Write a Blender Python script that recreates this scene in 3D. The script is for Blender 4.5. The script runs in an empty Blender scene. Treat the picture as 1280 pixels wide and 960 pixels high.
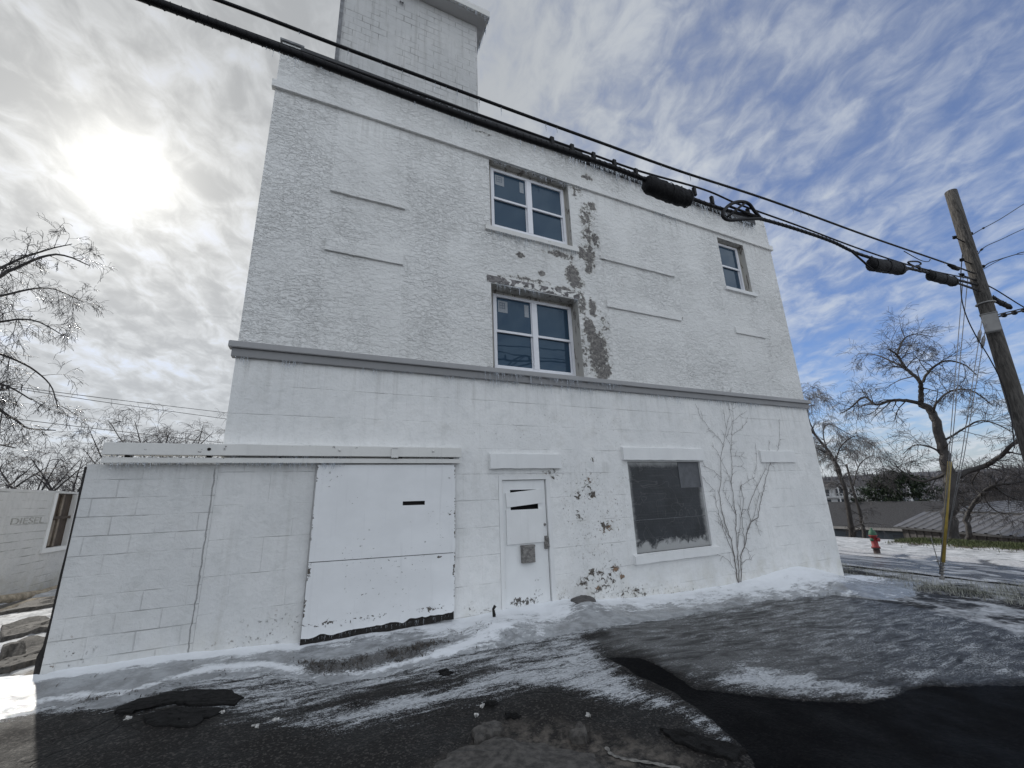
import bpy, bmesh, math, random
import numpy as np
from mathutils import Vector, Matrix

# ------------------------------------------------------------------ camera, sky, sun, exposure
SC = bpy.context.scene
COL = SC.collection
random.seed(7)
RNG = np.random.default_rng(7)

FOCAL_PX = 519.94
YAW, PITCH, ROLL = math.radians(25.508), math.radians(15.270), math.radians(-2.121)
CAM = np.array([0.0, -6.4, 1.65])


def camera_axes():
    cy, sy, cp, sp = math.cos(YAW), math.sin(YAW), math.cos(PITCH), math.sin(PITCH)
    fwd = np.array([sy * cp, cy * cp, sp])
    right = np.array([cy, -sy, 0.0])
    up = np.cross(right, fwd)
    cr, sr = math.cos(ROLL), math.sin(ROLL)
    return cr * right + sr * up, -sr * right + cr * up, fwd


AX_R, AX_U, AX_F = camera_axes()
cam_data = bpy.data.cameras.new('camera')
cam_data.sensor_width = 36.0
cam_data.lens = FOCAL_PX / 1280 * 36.0
cam_data.clip_start = 0.05
cam_data.clip_end = 3000
cam = bpy.data.objects.new('camera', cam_data)
COL.objects.link(cam)
cam.matrix_world = Matrix(((AX_R[0], AX_U[0], -AX_F[0], CAM[0]),
                           (AX_R[1], AX_U[1], -AX_F[1], CAM[1]),
                           (AX_R[2], AX_U[2], -AX_F[2], CAM[2]),
                           (0, 0, 0, 1)))
SC.camera = cam

SUN_DIR = np.array([-0.3224, 0.7775, 0.5400])
SUN_EL = math.asin(SUN_DIR[2] / np.linalg.norm(SUN_DIR))
SUN_ROT = math.atan2(SUN_DIR[0], SUN_DIR[1])
SKY_STRENGTH = 0.10
SUN_STRENGTH = 2.5

SC.view_settings.view_transform = 'Standard'
SC.view_settings.look = 'None'
SC.view_settings.exposure = 0.14
SC.view_settings.gamma = 1.0
SC.view_settings.use_curve_mapping = False
SC.cycles.use_denoising = True
SC.cycles.max_bounces = 6
SC.cycles.transparent_max_bounces = 12

sun_data = bpy.data.lights.new('sun', 'SUN')
sun_data.energy = SUN_STRENGTH
sun_data.angle = math.radians(0.9)
sun_data.color = (1.0, 0.955, 0.88)
sun = bpy.data.objects.new('sun', sun_data)
COL.objects.link(sun)
sun.rotation_euler = Vector(SUN_DIR).to_track_quat('Z', 'Y').to_euler()
sun.location = (-20, 40, 40)


# ---- node helpers
class NT:
    def __init__(self, tree):
        self.t = tree

    def n(self, typ, **kw):
        nd = self.t.nodes.new(typ)
        for k, v in kw.items():
            setattr(nd, k, v)
        return nd

    def link(self, a, b):
        self.t.links.new(a, b)

    def setin(self, sock, v):
        if isinstance(v, bpy.types.NodeSocket):
            self.link(v, sock)
        elif v is not None:
            sock.default_value = v

    def math(self, op, a, b=None, c=None, clamp=False):
        nd = self.n('ShaderNodeMath', operation=op)
        nd.use_clamp = clamp
        self.setin(nd.inputs[0], a)
        if b is not None:
            self.setin(nd.inputs[1], b)
        if c is not None:
            self.setin(nd.inputs[2], c)
        return nd.outputs[0]

    def vmath(self, op, a, b=None):
        nd = self.n('ShaderNodeVectorMath', operation=op)
        self.setin(nd.inputs[0], a)
        if b is not None:
            self.setin(nd.inputs[1], b)
        return nd.outputs['Value'] if op in ('DOT_PRODUCT', 'LENGTH', 'DISTANCE') else nd.outputs[0]

    def scale(self, v, s):
        return self.vmath('MULTIPLY', v, s)

    def sep(self, v):
        nd = self.n('ShaderNodeSeparateXYZ')
        self.link(v, nd.inputs[0])
        return nd.outputs

    def comb(self, x, y, z):
        nd = self.n('ShaderNodeCombineXYZ')
        for i, v in enumerate((x, y, z)):
            self.setin(nd.inputs[i], v)
        return nd.outputs[0]

    def noise(self, vec, scale, detail=4.0, rough=0.55, dist=0.0, col=False):
        nd = self.n('ShaderNodeTexNoise')
        nd.noise_dimensions = '3D'
        if vec is not None:
            self.link(vec, nd.inputs['Vector'])
        nd.inputs['Scale'].default_value = scale
        nd.inputs['Detail'].default_value = detail
        nd.inputs['Roughness'].default_value = rough
        nd.inputs['Distortion'].default_value = dist
        return nd.outputs['Color'] if col else nd.outputs['Fac']

    def voronoi(self, vec, scale, feature='F1', out='Distance', rand=1.0):
        nd = self.n('ShaderNodeTexVoronoi', feature=feature)
        if vec is not None:
            self.link(vec, nd.inputs['Vector'])
        nd.inputs['Scale'].default_value = scale
        nd.inputs['Randomness'].default_value = rand
        return nd.outputs[out]

    def smooth(self, v, lo, hi, a=0.0, b=1.0):
        nd = self.n('ShaderNodeMapRange', interpolation_type='SMOOTHSTEP')
        self.setin(nd.inputs['Value'], v)
        self.setin(nd.inputs['From Min'], lo)
        self.setin(nd.inputs['From Max'], hi)
        self.setin(nd.inputs['To Min'], a)
        self.setin(nd.inputs['To Max'], b)
        return nd.outputs['Result']

    def mix(self, f, a, b):
        nd = self.n('ShaderNodeMix', data_type='RGBA')
        self.setin(nd.inputs['Factor'], f)
        for s, v in ((nd.inputs['A'], a), (nd.inputs['B'], b)):
            pass
        A = [i for i in nd.inputs if i.name == 'A' and i.type == 'RGBA'][0]
        B = [i for i in nd.inputs if i.name == 'B' and i.type == 'RGBA'][0]
        for s, v in ((A, a), (B, b)):
            if isinstance(v, (tuple, list)):
                v = tuple(v) + (1.0,) if len(v) == 3 else tuple(v)
            self.setin(s, v)
        return [o for o in nd.outputs if o.type == 'RGBA'][0]

    def mixf(self, f, a, b):
        nd = self.n('ShaderNodeMix', data_type='FLOAT')
        self.setin(nd.inputs[0], f)
        self.setin(nd.inputs[2], a)
        self.setin(nd.inputs[3], b)
        return nd.outputs[0]

    def obj(self):
        return self.n('ShaderNodeTexCoord').outputs['Object']

    def attr(self, name):
        nd = self.n('ShaderNodeAttribute', attribute_name=name)
        return nd.outputs['Fac']

    def bump(self, h, strength=1.0, dist=0.01, normal=None):
        nd = self.n('ShaderNodeBump')
        nd.inputs['Strength'].default_value = strength
        nd.inputs['Distance'].default_value = dist
        self.link(h, nd.inputs['Height'])
        if normal is not None:
            self.link(normal, nd.inputs['Normal'])
        return nd.outputs['Normal']


def build_world():
    w = bpy.data.worlds.new('World')
    SC.world = w
    w.use_nodes = True
    t = NT(w.node_tree)
    w.node_tree.nodes.clear()
    out = t.n('ShaderNodeOutputWorld')
    sky = t.n('ShaderNodeTexSky', sky_type='NISHITA')
    sky.sun_disc = False
    sky.sun_elevation = SUN_EL
    sky.sun_rotation = SUN_ROT
    sky.altitude = 100
    sky.air_density = 1.0
    sky.dust_density = 0.6
    sky.ozone_density = 1.6
    bg1 = t.n('ShaderNodeBackground')
    t.link(t.vmath('MULTIPLY', sky.outputs[0], (0.84, 1.0, 1.36)), bg1.inputs[0])
    bg1.inputs[1].default_value = SKY_STRENGTH
    d = t.n('ShaderNodeTexCoord').outputs['Generated']
    d = t.vmath('NORMALIZE', d)
    x, y, z = t.sep(d)
    zc = t.math('ADD', t.math('MAXIMUM', z, 0.0), 0.30)
    px = t.math('DIVIDE', x, zc)
    py = t.math('DIVIDE', y, zc)
    P = t.comb(px, py, 0.0)
    sund = t.vmath('DOT_PRODUCT', d, tuple(SUN_DIR / np.linalg.norm(SUN_DIR)))
    ang = t.math('ARCCOSINE', t.math('MINIMUM', sund, 0.99999))       # angle to the sun, radians
    # rotated and stretched coordinates for the streaks of high cloud
    a = math.radians(78)
    u = t.math('ADD', t.math('MULTIPLY', px, math.cos(a)), t.math('MULTIPLY', py, math.sin(a)))
    v = t.math('SUBTRACT', t.math('MULTIPLY', py, math.cos(a)), t.math('MULTIPLY', px, math.sin(a)))
    S1 = t.comb(t.math('MULTIPLY', u, 0.95), t.math('MULTIPLY', v, 1.22), 3.1)
    big = t.noise(P, 0.9, 3.0, 0.5, 0.3)
    mid = t.noise(S1, 5.0, 6.0, 0.58, 0.45)
    fine = t.noise(S1, 14.5, 5.0, 0.58, 0.5)
    field = t.math('ADD', t.math('MULTIPLY', mid, 0.44),
                   t.math('ADD', t.math('MULTIPLY', fine, 0.42), t.math('MULTIPLY', big, 0.20)))
    # cover: solid round the sun and overhead, thinning out away from it (to the east)
    cover = t.smooth(ang, 0.36, 1.55, 0.26, -0.05)
    low = t.smooth(z, 0.0, 0.16, 0.20, 0.0)
    back = t.smooth(y, 0.15, -0.45, 0.0, 0.24)  # extra cloud on the unseen side, added to light the facade
    cover = t.math('ADD', cover, t.math('ADD', low, back))
    alpha = t.smooth(t.math('ADD', field, cover), 0.35, 0.78)
    veil = t.smooth(z, 0.25, 0.75, 0.06, 0.20)
    alpha = t.math('ADD', t.math('MULTIPLY', alpha, t.math('SUBTRACT', 0.97, veil)), veil)
    # cloud brightness: forward scattering near the sun, plus an added boost behind the camera
    glow1 = t.math('EXPONENT', t.math('DIVIDE', ang, -0.031))
    glow2 = t.math('EXPONENT', t.math('DIVIDE', ang, -0.26))
    shade = t.smooth(t.math('ADD', t.math('MULTIPLY', mid, 0.5), t.math('MULTIPLY', fine, 0.5)), 0.37, 0.62, 0.0, 1.0)
    near = t.smooth(ang, 0.25, 0.95, 1.0, 0.0)
    shade = t.mixf(near, t.math('ADD', 0.80, t.math('MULTIPLY', shade, 0.28)), t.math('SUBTRACT', 1.16, t.math('MULTIPLY', shade, 0.38)))
    base = t.smooth(ang, 0.4, 1.2, 0.53, 0.58)
    base = t.math('ADD', base, t.smooth(y, 0.1, -0.6, 0.0, 0.36))  # unseen sky behind the camera brightened to fill the facade
    base = t.math('SUBTRACT', base, t.smooth(z, 0.35, 0.9, 0.0, 0.10))
    lum = t.math('ADD', t.math('MULTIPLY', base, shade),
                 t.math('ADD', t.math('MULTIPLY', glow1, 2.0), t.math('MULTIPLY', t.math('MULTIPLY', glow2, shade), 0.30)))
    warm = t.math('EXPONENT', t.math('DIVIDE', ang, -0.45))
    ccol = t.mix(warm, (0.92, 0.985, 1.06), (1.0, 0.98, 0.915))
    bg2 = t.n('ShaderNodeBackground')
    t.link(ccol, bg2.inputs[0])
    t.link(lum, bg2.inputs[1])
    mx = t.n('ShaderNodeMixShader')
    t.link(alpha, mx.inputs[0])
    t.link(bg1.outputs[0], mx.inputs[1])
    t.link(bg2.outputs[0], mx.inputs[2])
    t.link(mx.outputs[0], out.inputs[0])


build_world()


# ------------------------------------------------------------------ helpers: measuring, meshes, objects
def ray(px, py):
    return (px - 640) / FOCAL_PX * AX_R - (py - 480) / FOCAL_PX * AX_U + AX_F


def on_plane(px, py, y=0.0):
    """point of the photograph measured on the vertical plane y = const"""
    r = ray(px, py)
    return CAM + r * ((y - CAM[1]) / r[1])


def at_range(px, py, dist):
    """point of the photograph at a horizontal distance from the camera"""
    r = ray(px, py)
    return CAM + r * (dist / math.hypot(r[0], r[1]))


GX = [-60, -12, -2.3, -1.16, 0, 2, 3.7, 5.4, 7.9, 10, 11.6, 14, 18, 23, 26, 30, 38, 50, 80, 200, 900]
GZ = [-.6, -.35, .05, .03, -.05, -.07, -.09, -.22, -.33, -.42, -.50, -.55, -.67, -.78, -1.0, -1.6, -2.6, -4.0, -5.5, -6, -6]


def ground_z(x, y):
    x = np.asarray(x, float)
    y = np.asarray(y, float)
    z = np.interp(x, GX, GZ)
    wl = np.clip((-x - 0.5) / 1.5, 0, 1)
    z = z - wl * np.clip(y - 0.6, 0, 14) * 0.028
    bank = 0.12 * np.exp(-((x - 23.8) / 1.6) ** 2) * np.clip((y + 1.0) / 0.8 + 1.2, 0, 1) * np.clip((4.3 - y) / 0.9, 0, 1)
    far = np.clip((np.hypot(x, y) - 60) / 200, 0, 1)
    return z * (1 - far * np.where(x < 20, 1, 0)) + bank - 3.0 * far * np.where(x < 20, 1, 0)


def on_ground(px, py, lift=0.0):
    r = ray(px, py)
    z = 0.0
    for _ in range(40):
        k = (z + lift - CAM[2]) / r[2]
        p = CAM + r * k
        z = 0.5 * z + 0.5 * float(ground_z(p[0], p[1]))
    return CAM + r * ((z + lift - CAM[2]) / r[2])


_TABS = {}


def _tab(key):
    if key not in _TABS:
        _TABS[key] = np.random.default_rng(key).random((256, 256))
    return _TABS[key]


def vnoise(x, y, scale, seed=0, octaves=4):
    """value noise, numpy"""
    out = np.zeros_like(np.asarray(x, float))
    amp, tot = 1.0, 0.0
    f = scale
    for o in range(octaves):
        tab = _tab(seed * 31 + o)
        X, Y = np.asarray(x) * f + 17.3 * o, np.asarray(y) * f + 5.1 * o
        xi, yi = np.floor(X).astype(int), np.floor(Y).astype(int)
        fx, fy = X - xi, Y - yi
        fx, fy = fx * fx * (3 - 2 * fx), fy * fy * (3 - 2 * fy)
        g = lambda i, j: tab[(xi + i) % 256, (yi + j) % 256]
        out += amp * ((g(0, 0) * (1 - fx) + g(1, 0) * fx) * (1 - fy) + (g(0, 1) * (1 - fx) + g(1, 1) * fx) * fy)
        tot += amp
        amp *= 0.5
        f *= 2.03
    return out / tot


def poly_dist(x, y, poly):
    """signed distance to a polygon (positive inside)"""
    poly = np.asarray(poly, float)
    x = np.asarray(x, float)
    y = np.asarray(y, float)
    d = np.full(x.shape, 1e9)
    inside = np.zeros(x.shape, bool)
    n = len(poly)
    for i in range(n):
        a, b = poly[i], poly[(i + 1) % n]
        ab = b - a
        L = ab @ ab + 1e-12
        tt = np.clip(((x - a[0]) * ab[0] + (y - a[1]) * ab[1]) / L, 0, 1)
        d = np.minimum(d, np.hypot(x - a[0] - tt * ab[0], y - a[1] - tt * ab[1]))
        c = (a[1] > y) != (b[1] > y)
        xx = a[0] + (y - a[1]) * ab[0] / (ab[1] if abs(ab[1]) > 1e-12 else 1e-12)
        inside ^= c & (x < xx)
    return np.where(inside, d, -d)


class MB:
    """collects simple shapes and links them as ONE mesh object"""

    def __init__(self):
        self.v, self.f, self.smooth = [], [], []

    def add(self, verts, faces, smooth=False):
        o = len(self.v)
        self.v.extend([tuple(map(float, p)) for p in verts])
        self.f.extend([tuple(i + o for i in f) for f in faces])
        self.smooth.extend([smooth] * len(faces))
        return self

    def box(self, x0, x1, y0, y1, z0, z1, m=None):
        v = [(x0, y0, z0), (x1, y0, z0), (x1, y1, z0), (x0, y1, z0), (x0, y0, z1), (x1, y0, z1), (x1, y1, z1), (x0, y1, z1)]
        if m is not None:
            v = [tuple(m @ Vector(p)) for p in v]
        return self.add(v, [(0, 3, 2, 1), (4, 5, 6, 7), (0, 1, 5, 4), (1, 2, 6, 5), (2, 3, 7, 6), (3, 0, 4, 7)])

    def prism(self, poly, y0, y1):
        """polygon in x,z extruded along y"""
        n = len(poly)
        v = [(p[0], y0, p[1]) for p in poly] + [(p[0], y1, p[1]) for p in poly]
        f = [tuple(range(n)), tuple(range(2 * n - 1, n - 1, -1))]
        f += [(i, i + n, (i + 1) % n + n, (i + 1) % n) for i in range(n)]
        return self.add(v, f)

    def tube(self, pts, rad, sides=6, caps=True, smooth=True):
        P = np.array(pts, float).reshape(-1, 3)
        n = len(P)
        R_ = np.full(n, rad, float) if np.isscalar(rad) else np.asarray(rad, float)
        D = np.empty_like(P)
        D[1:-1] = P[2:] - P[:-2]
        D[0] = P[1] - P[0]
        D[-1] = P[-1] - P[-2]
        D /= np.sqrt((D * D).sum(1))[:, None] + 1e-9
        ct = [(math.cos(2 * math.pi * k / sides), math.sin(2 * math.pi * k / sides)) for k in range(sides)]
        v, f = [], []
        prev = None
        for i in range(n):
            px, py, pz = P[i]
            dx, dy, dz = D[i]
            if prev is None:
                ax, ay, az = (dy, -dx, 0.0) if abs(dz) < 0.9 else (0.0, dz, -dy)
            else:
                k_ = prev[0] * dx + prev[1] * dy + prev[2] * dz
                ax, ay, az = prev[0] - dx * k_, prev[1] - dy * k_, prev[2] - dz * k_
            L = math.sqrt(ax * ax + ay * ay + az * az) + 1e-12
            ax, ay, az = ax / L, ay / L, az / L
            prev = (ax, ay, az)
            bx, by, bz = dy * az - dz * ay, dz * ax - dx * az, dx * ay - dy * ax
            r = R_[i]
            for c, s in ct:
                c, s = c * r, s * r
                v.append((px + c * ax + s * bx, py + c * ay + s * by, pz + c * az + s * bz))
        for i in range(n - 1):
            for k in range(sides):
                k2 = (k + 1) % sides
                f.append((i * sides + k, i * sides + k2, (i + 1) * sides + k2, (i + 1) * sides + k))
        if caps:
            f.append(tuple(range(sides - 1, -1, -1)))
            f.append(tuple((n - 1) * sides + k for k in range(sides)))
        return self.add(v, f, smooth)

    def lathe(self, prof, center, axis=(0, 0, 1), sides=16):
        ax = Vector(axis).normalized()
        q = Vector((0, 0, 1)).rotation_difference(ax)
        v, f = [], []
        for r, h in prof:
            for k in range(sides):
                t = 2 * math.pi * k / sides
                v.append(tuple(Vector(center) + q @ Vector((r * math.cos(t), r * math.sin(t), h))))
        n = len(prof)
        for i in range(n - 1):
            for k in range(sides):
                k2 = (k + 1) % sides
                f.append((i * sides + k, i * sides + k2, (i + 1) * sides + k2, (i + 1) * sides + k))
        f.append(tuple(range(sides - 1, -1, -1)))
        f.append(tuple((n - 1) * sides + k for k in range(sides)))
        return self.add(v, f, True)

    def build_pieces(self, name, material=None, parent=None, bevel=0.0):
        """every connected piece as a mesh object of its own"""
        par = list(range(len(self.v)))

        def find(i):
            while par[i] != i:
                par[i] = par[par[i]]
                i = par[i]
            return i
        for f in self.f:
            for k in f[1:]:
                par[find(k)] = find(f[0])
        groups = {}
        for f, sm in zip(self.f, self.smooth):
            groups.setdefault(find(f[0]), []).append((f, sm))
        out = []
        for g in groups.values():
            idx = sorted({i for f, _ in g for i in f})
            m_ = {o: n for n, o in enumerate(idx)}
            p = MB()
            p.v = [self.v[i] for i in idx]
            p.f = [tuple(m_[i] for i in f) for f, _ in g]
            p.smooth = [sm for _, sm in g]
            out.append(p.build(name, material, parent, bevel))
        return out

    def build(self, name, material=None, parent=None, bevel=0.0):
        me = bpy.data.meshes.new(name)
        me.from_pydata(self.v, [], self.f)
        me.polygons.foreach_set('use_smooth', self.smooth)
        me.update()
        if bevel > 0:
            bm = bmesh.new()
            bm.from_mesh(me)
            bmesh.ops.bevel(bm, geom=[e for e in bm.edges], offset=bevel, segments=2, affect='EDGES', clamp_overlap=True)
            bm.to_mesh(me)
            bm.free()
        o = bpy.data.objects.new(name, me)
        COL.objects.link(o)
        if material is not None:
            me.materials.append(material)
        if parent is not None:
            o.parent = parent
            if parent.type == 'EMPTY' or True:
                o.matrix_parent_inverse = parent.matrix_world.inverted() if parent.parent is None else Matrix.Translation(-world_loc(parent))
        return o


def world_loc(o):
    return o.location.copy() if o.parent is None else Vector((0, 0, 0)) if o.location.length == 0 else o.location.copy()


def tag(o, label=None, cat=None, group=None, kind=None):
    for k, v in (('label', label), ('category', cat), ('group', group), ('kind', kind)):
        if v:
            o[k] = v
    return o


def empty(name, loc, label, cat, group=None):
    o = bpy.data.objects.new(name, None)
    COL.objects.link(o)
    o.location = loc
    o.empty_display_size = 0.2
    o.matrix_world = Matrix.Translation(Vector(loc))
    return tag(o, label, cat, group)


def grid_mesh(name, xs, ys, zfun, material, attrs=None):
    X, Y = np.meshgrid(xs, ys)
    Z = zfun(X, Y)
    nx, ny = len(xs), len(ys)
    co = np.stack([X.ravel(), Y.ravel(), Z.ravel()], 1)
    i = np.arange(nx * ny).reshape(ny, nx)
    q = np.stack([i[:-1, :-1].ravel(), i[:-1, 1:].ravel(), i[1:, 1:].ravel(), i[1:, :-1].ravel()], 1)
    me = bpy.data.meshes.new(name)
    me.vertices.add(len(co))
    me.vertices.foreach_set('co', co.ravel())
    me.loops.add(q.size)
    me.loops.foreach_set('vertex_index', q.ravel().astype(np.int32))
    me.polygons.add(len(q))
    me.polygons.foreach_set('loop_start', (np.arange(len(q)) * 4).astype(np.int32))
    me.polygons.foreach_set('loop_total', np.full(len(q), 4, np.int32))
    me.update(calc_edges=True)
    me.polygons.foreach_set('use_smooth', np.ones(len(q), bool))
    for k, fn in (attrs or {}).items():
        at = me.attributes.new(k, 'FLOAT', 'POINT')
        at.data.foreach_set('value', np.asarray(fn(X, Y), np.float32).ravel())
    me.materials.append(material)
    o = bpy.data.objects.new(name, me)
    COL.objects.link(o)
    return o


# ------------------------------------------------------------------ materials
def new_mat(name):
    m = bpy.data.materials.new(name)
    m.use_nodes = True
    t = NT(m.node_tree)
    b = m.node_tree.nodes['Principled BSDF']
    return m, t, b


def simple(name, col, rough=0.6, metal=0.0, var=0.25, scale=12.0, bump=0.0, spec=0.5, stretch=(1, 1, 1), coat=0.0):
    m, t, b = new_mat(name)
    o = t.scale(t.obj(), stretch)
    n = t.noise(o, scale, 5, 0.6)
    f = t.smooth(n, 0.3, 0.7)
    c0 = tuple(c * (1 - var) for c in col)
    c1 = tuple(min(1, c * (1 + var)) for c in col)
    t.link(t.mix(f, c0, c1), b.inputs['Base Color'])
    b.inputs['Roughness'].default_value = rough
    b.inputs['Metallic'].default_value = metal
    b.inputs['Specular IOR Level'].default_value = spec
    b.inputs['Coat Weight'].default_value = coat
    b.inputs['Coat Roughness'].default_value = 0.08
    if bump:
        t.link(t.bump(t.noise(o, scale * 2.5, 5, 0.65), 1.0, bump), b.inputs['Normal'])
    return m


M = {}


def make_stucco(name, amp=0.018, smooth_panel=False):
    m, t, b = new_mat(name)
    o = t.obj()
    x, y, z = t.sep(o)
    peel = t.attr('peel')
    so = t.scale(o, (1.0, 1.0, 1.9))
    n_big = t.noise(o, 1.1, 3, 0.5)
    sw = t.noise(so, 6.0, 4, 0.6, 0.7)
    sw2 = t.noise(so, 13.0, 5, 0.62, 0.5)
    # trowelled flats with torn edges: a step where the swirl passes a level, plus lumps
    step = t.smooth(sw, 0.46, 0.53)
    step2 = t.smooth(sw2, 0.45, 0.56)
    h = t.math('ADD', t.math('MULTIPLY', step, 0.50), t.math('ADD', t.math('MULTIPLY', step2, 0.42), t.math('MULTIPLY', sw, 0.5)))
    grain = t.noise(o, 85, 3, 0.6)
    h = t.math('ADD', h, t.math('MULTIPLY', grain, 0.16))
    if smooth_panel:
        h = t.math('ADD', t.math('MULTIPLY', step2, 0.22), t.math('ADD', t.math('MULTIPLY', sw2, 0.4), t.math('MULTIPLY', grain, 0.22)))
    h = t.math('MULTIPLY', h, t.smooth(t.noise(o, 0.8, 3, 0.55), 0.32, 0.68, 0.55, 1.35))
    # paint, faint vertical water streaks
    stv = t.noise(t.scale(o, (9.0, 1, 0.55)), 1.0, 4, 0.6)
    paint = t.mix(t.smooth(n_big, 0.35, 0.7), (0.78, 0.78, 0.765), (0.84, 0.84, 0.825))
    paint = t.mix(t.smooth(stv, 0.56, 0.80, 0.0, 0.35), paint, (0.60, 0.595, 0.57))
    # runs below the roof edge, the cornice and the sills, splash above the belt
    run = t.noise(t.scale(o, (7.0, 1, 0.35)), 1.0, 5, 0.68)
    under = t.math('MAXIMUM', t.smooth(z, 8.55, 9.10), t.math('MULTIPLY', t.smooth(z, 7.5, 8.30), t.smooth(z, 8.32, 8.31)))
    under = t.math('MAXIMUM', under, t.math('MULTIPLY', t.smooth(z, 4.35, 3.85), 0.7))
    under = t.math('MAXIMUM', under, t.math('MULTIPLY', t.math('MULTIPLY', t.smooth(z, 5.6, 6.6), t.smooth(z, 6.62, 6.61)), 0.6))
    paint = t.mix(t.math('MULTIPLY', t.smooth(run, 0.48, 0.70), t.math('MULTIPLY', under, 0.42)), paint, (0.40, 0.395, 0.37))
    paint = t.mix(t.smooth(t.noise(o, 2.2, 5, 0.62), 0.52, 0.75, 0, 0.22), paint, (0.58, 0.575, 0.55))
    pn = t.noise(o, 10.0, 7, 0.72, 0.4)
    pm = t.smooth(t.math('ADD', pn, t.math('MULTIPLY', peel, 0.66)), 0.86, 0.872)
    edge = t.smooth(t.math('ADD', pn, t.math('MULTIPLY', peel, 0.66)), 0.76, 0.86)
    stain = t.smooth(t.math('ADD', t.noise(o, 3.0, 5, 0.6), t.math('MULTIPLY', peel, 0.3)), 0.62, 0.85, 0.0, 0.45)
    paint = t.mix(t.math('MULTIPLY', stain, peel), paint, (0.50, 0.49, 0.45))
    pc = t.mix(t.smooth(t.noise(o, 14, 5, 0.65), 0.35, 0.7), (0.14, 0.133, 0.132), (0.34, 0.325, 0.30))
    col = t.mix(pm, t.mix(t.math('MULTIPLY', edge, 0.40), paint, (0.42, 0.41, 0.38)), pc)
    ring = t.math('SUBTRACT', t.smooth(t.math('ADD', pn, t.math('MULTIPLY', peel, 0.66)), 0.835, 0.842), pm)
    col = t.mix(t.math('MULTIPLY', t.math('MAXIMUM', ring, 0.0), 0.7), col, (0.56, 0.53, 0.47))
    t.link(col, b.inputs['Base Color'])
    b.inputs['Roughness'].default_value = 0.75
    b.inputs['Specular IOR Level'].default_value = 0.3
    hh = t.math('SUBTRACT', h, t.math('MULTIPLY', pm, 0.55))
    t.link(t.bump(hh, 1.0, amp), b.inputs['Normal'])
    return m


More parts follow.
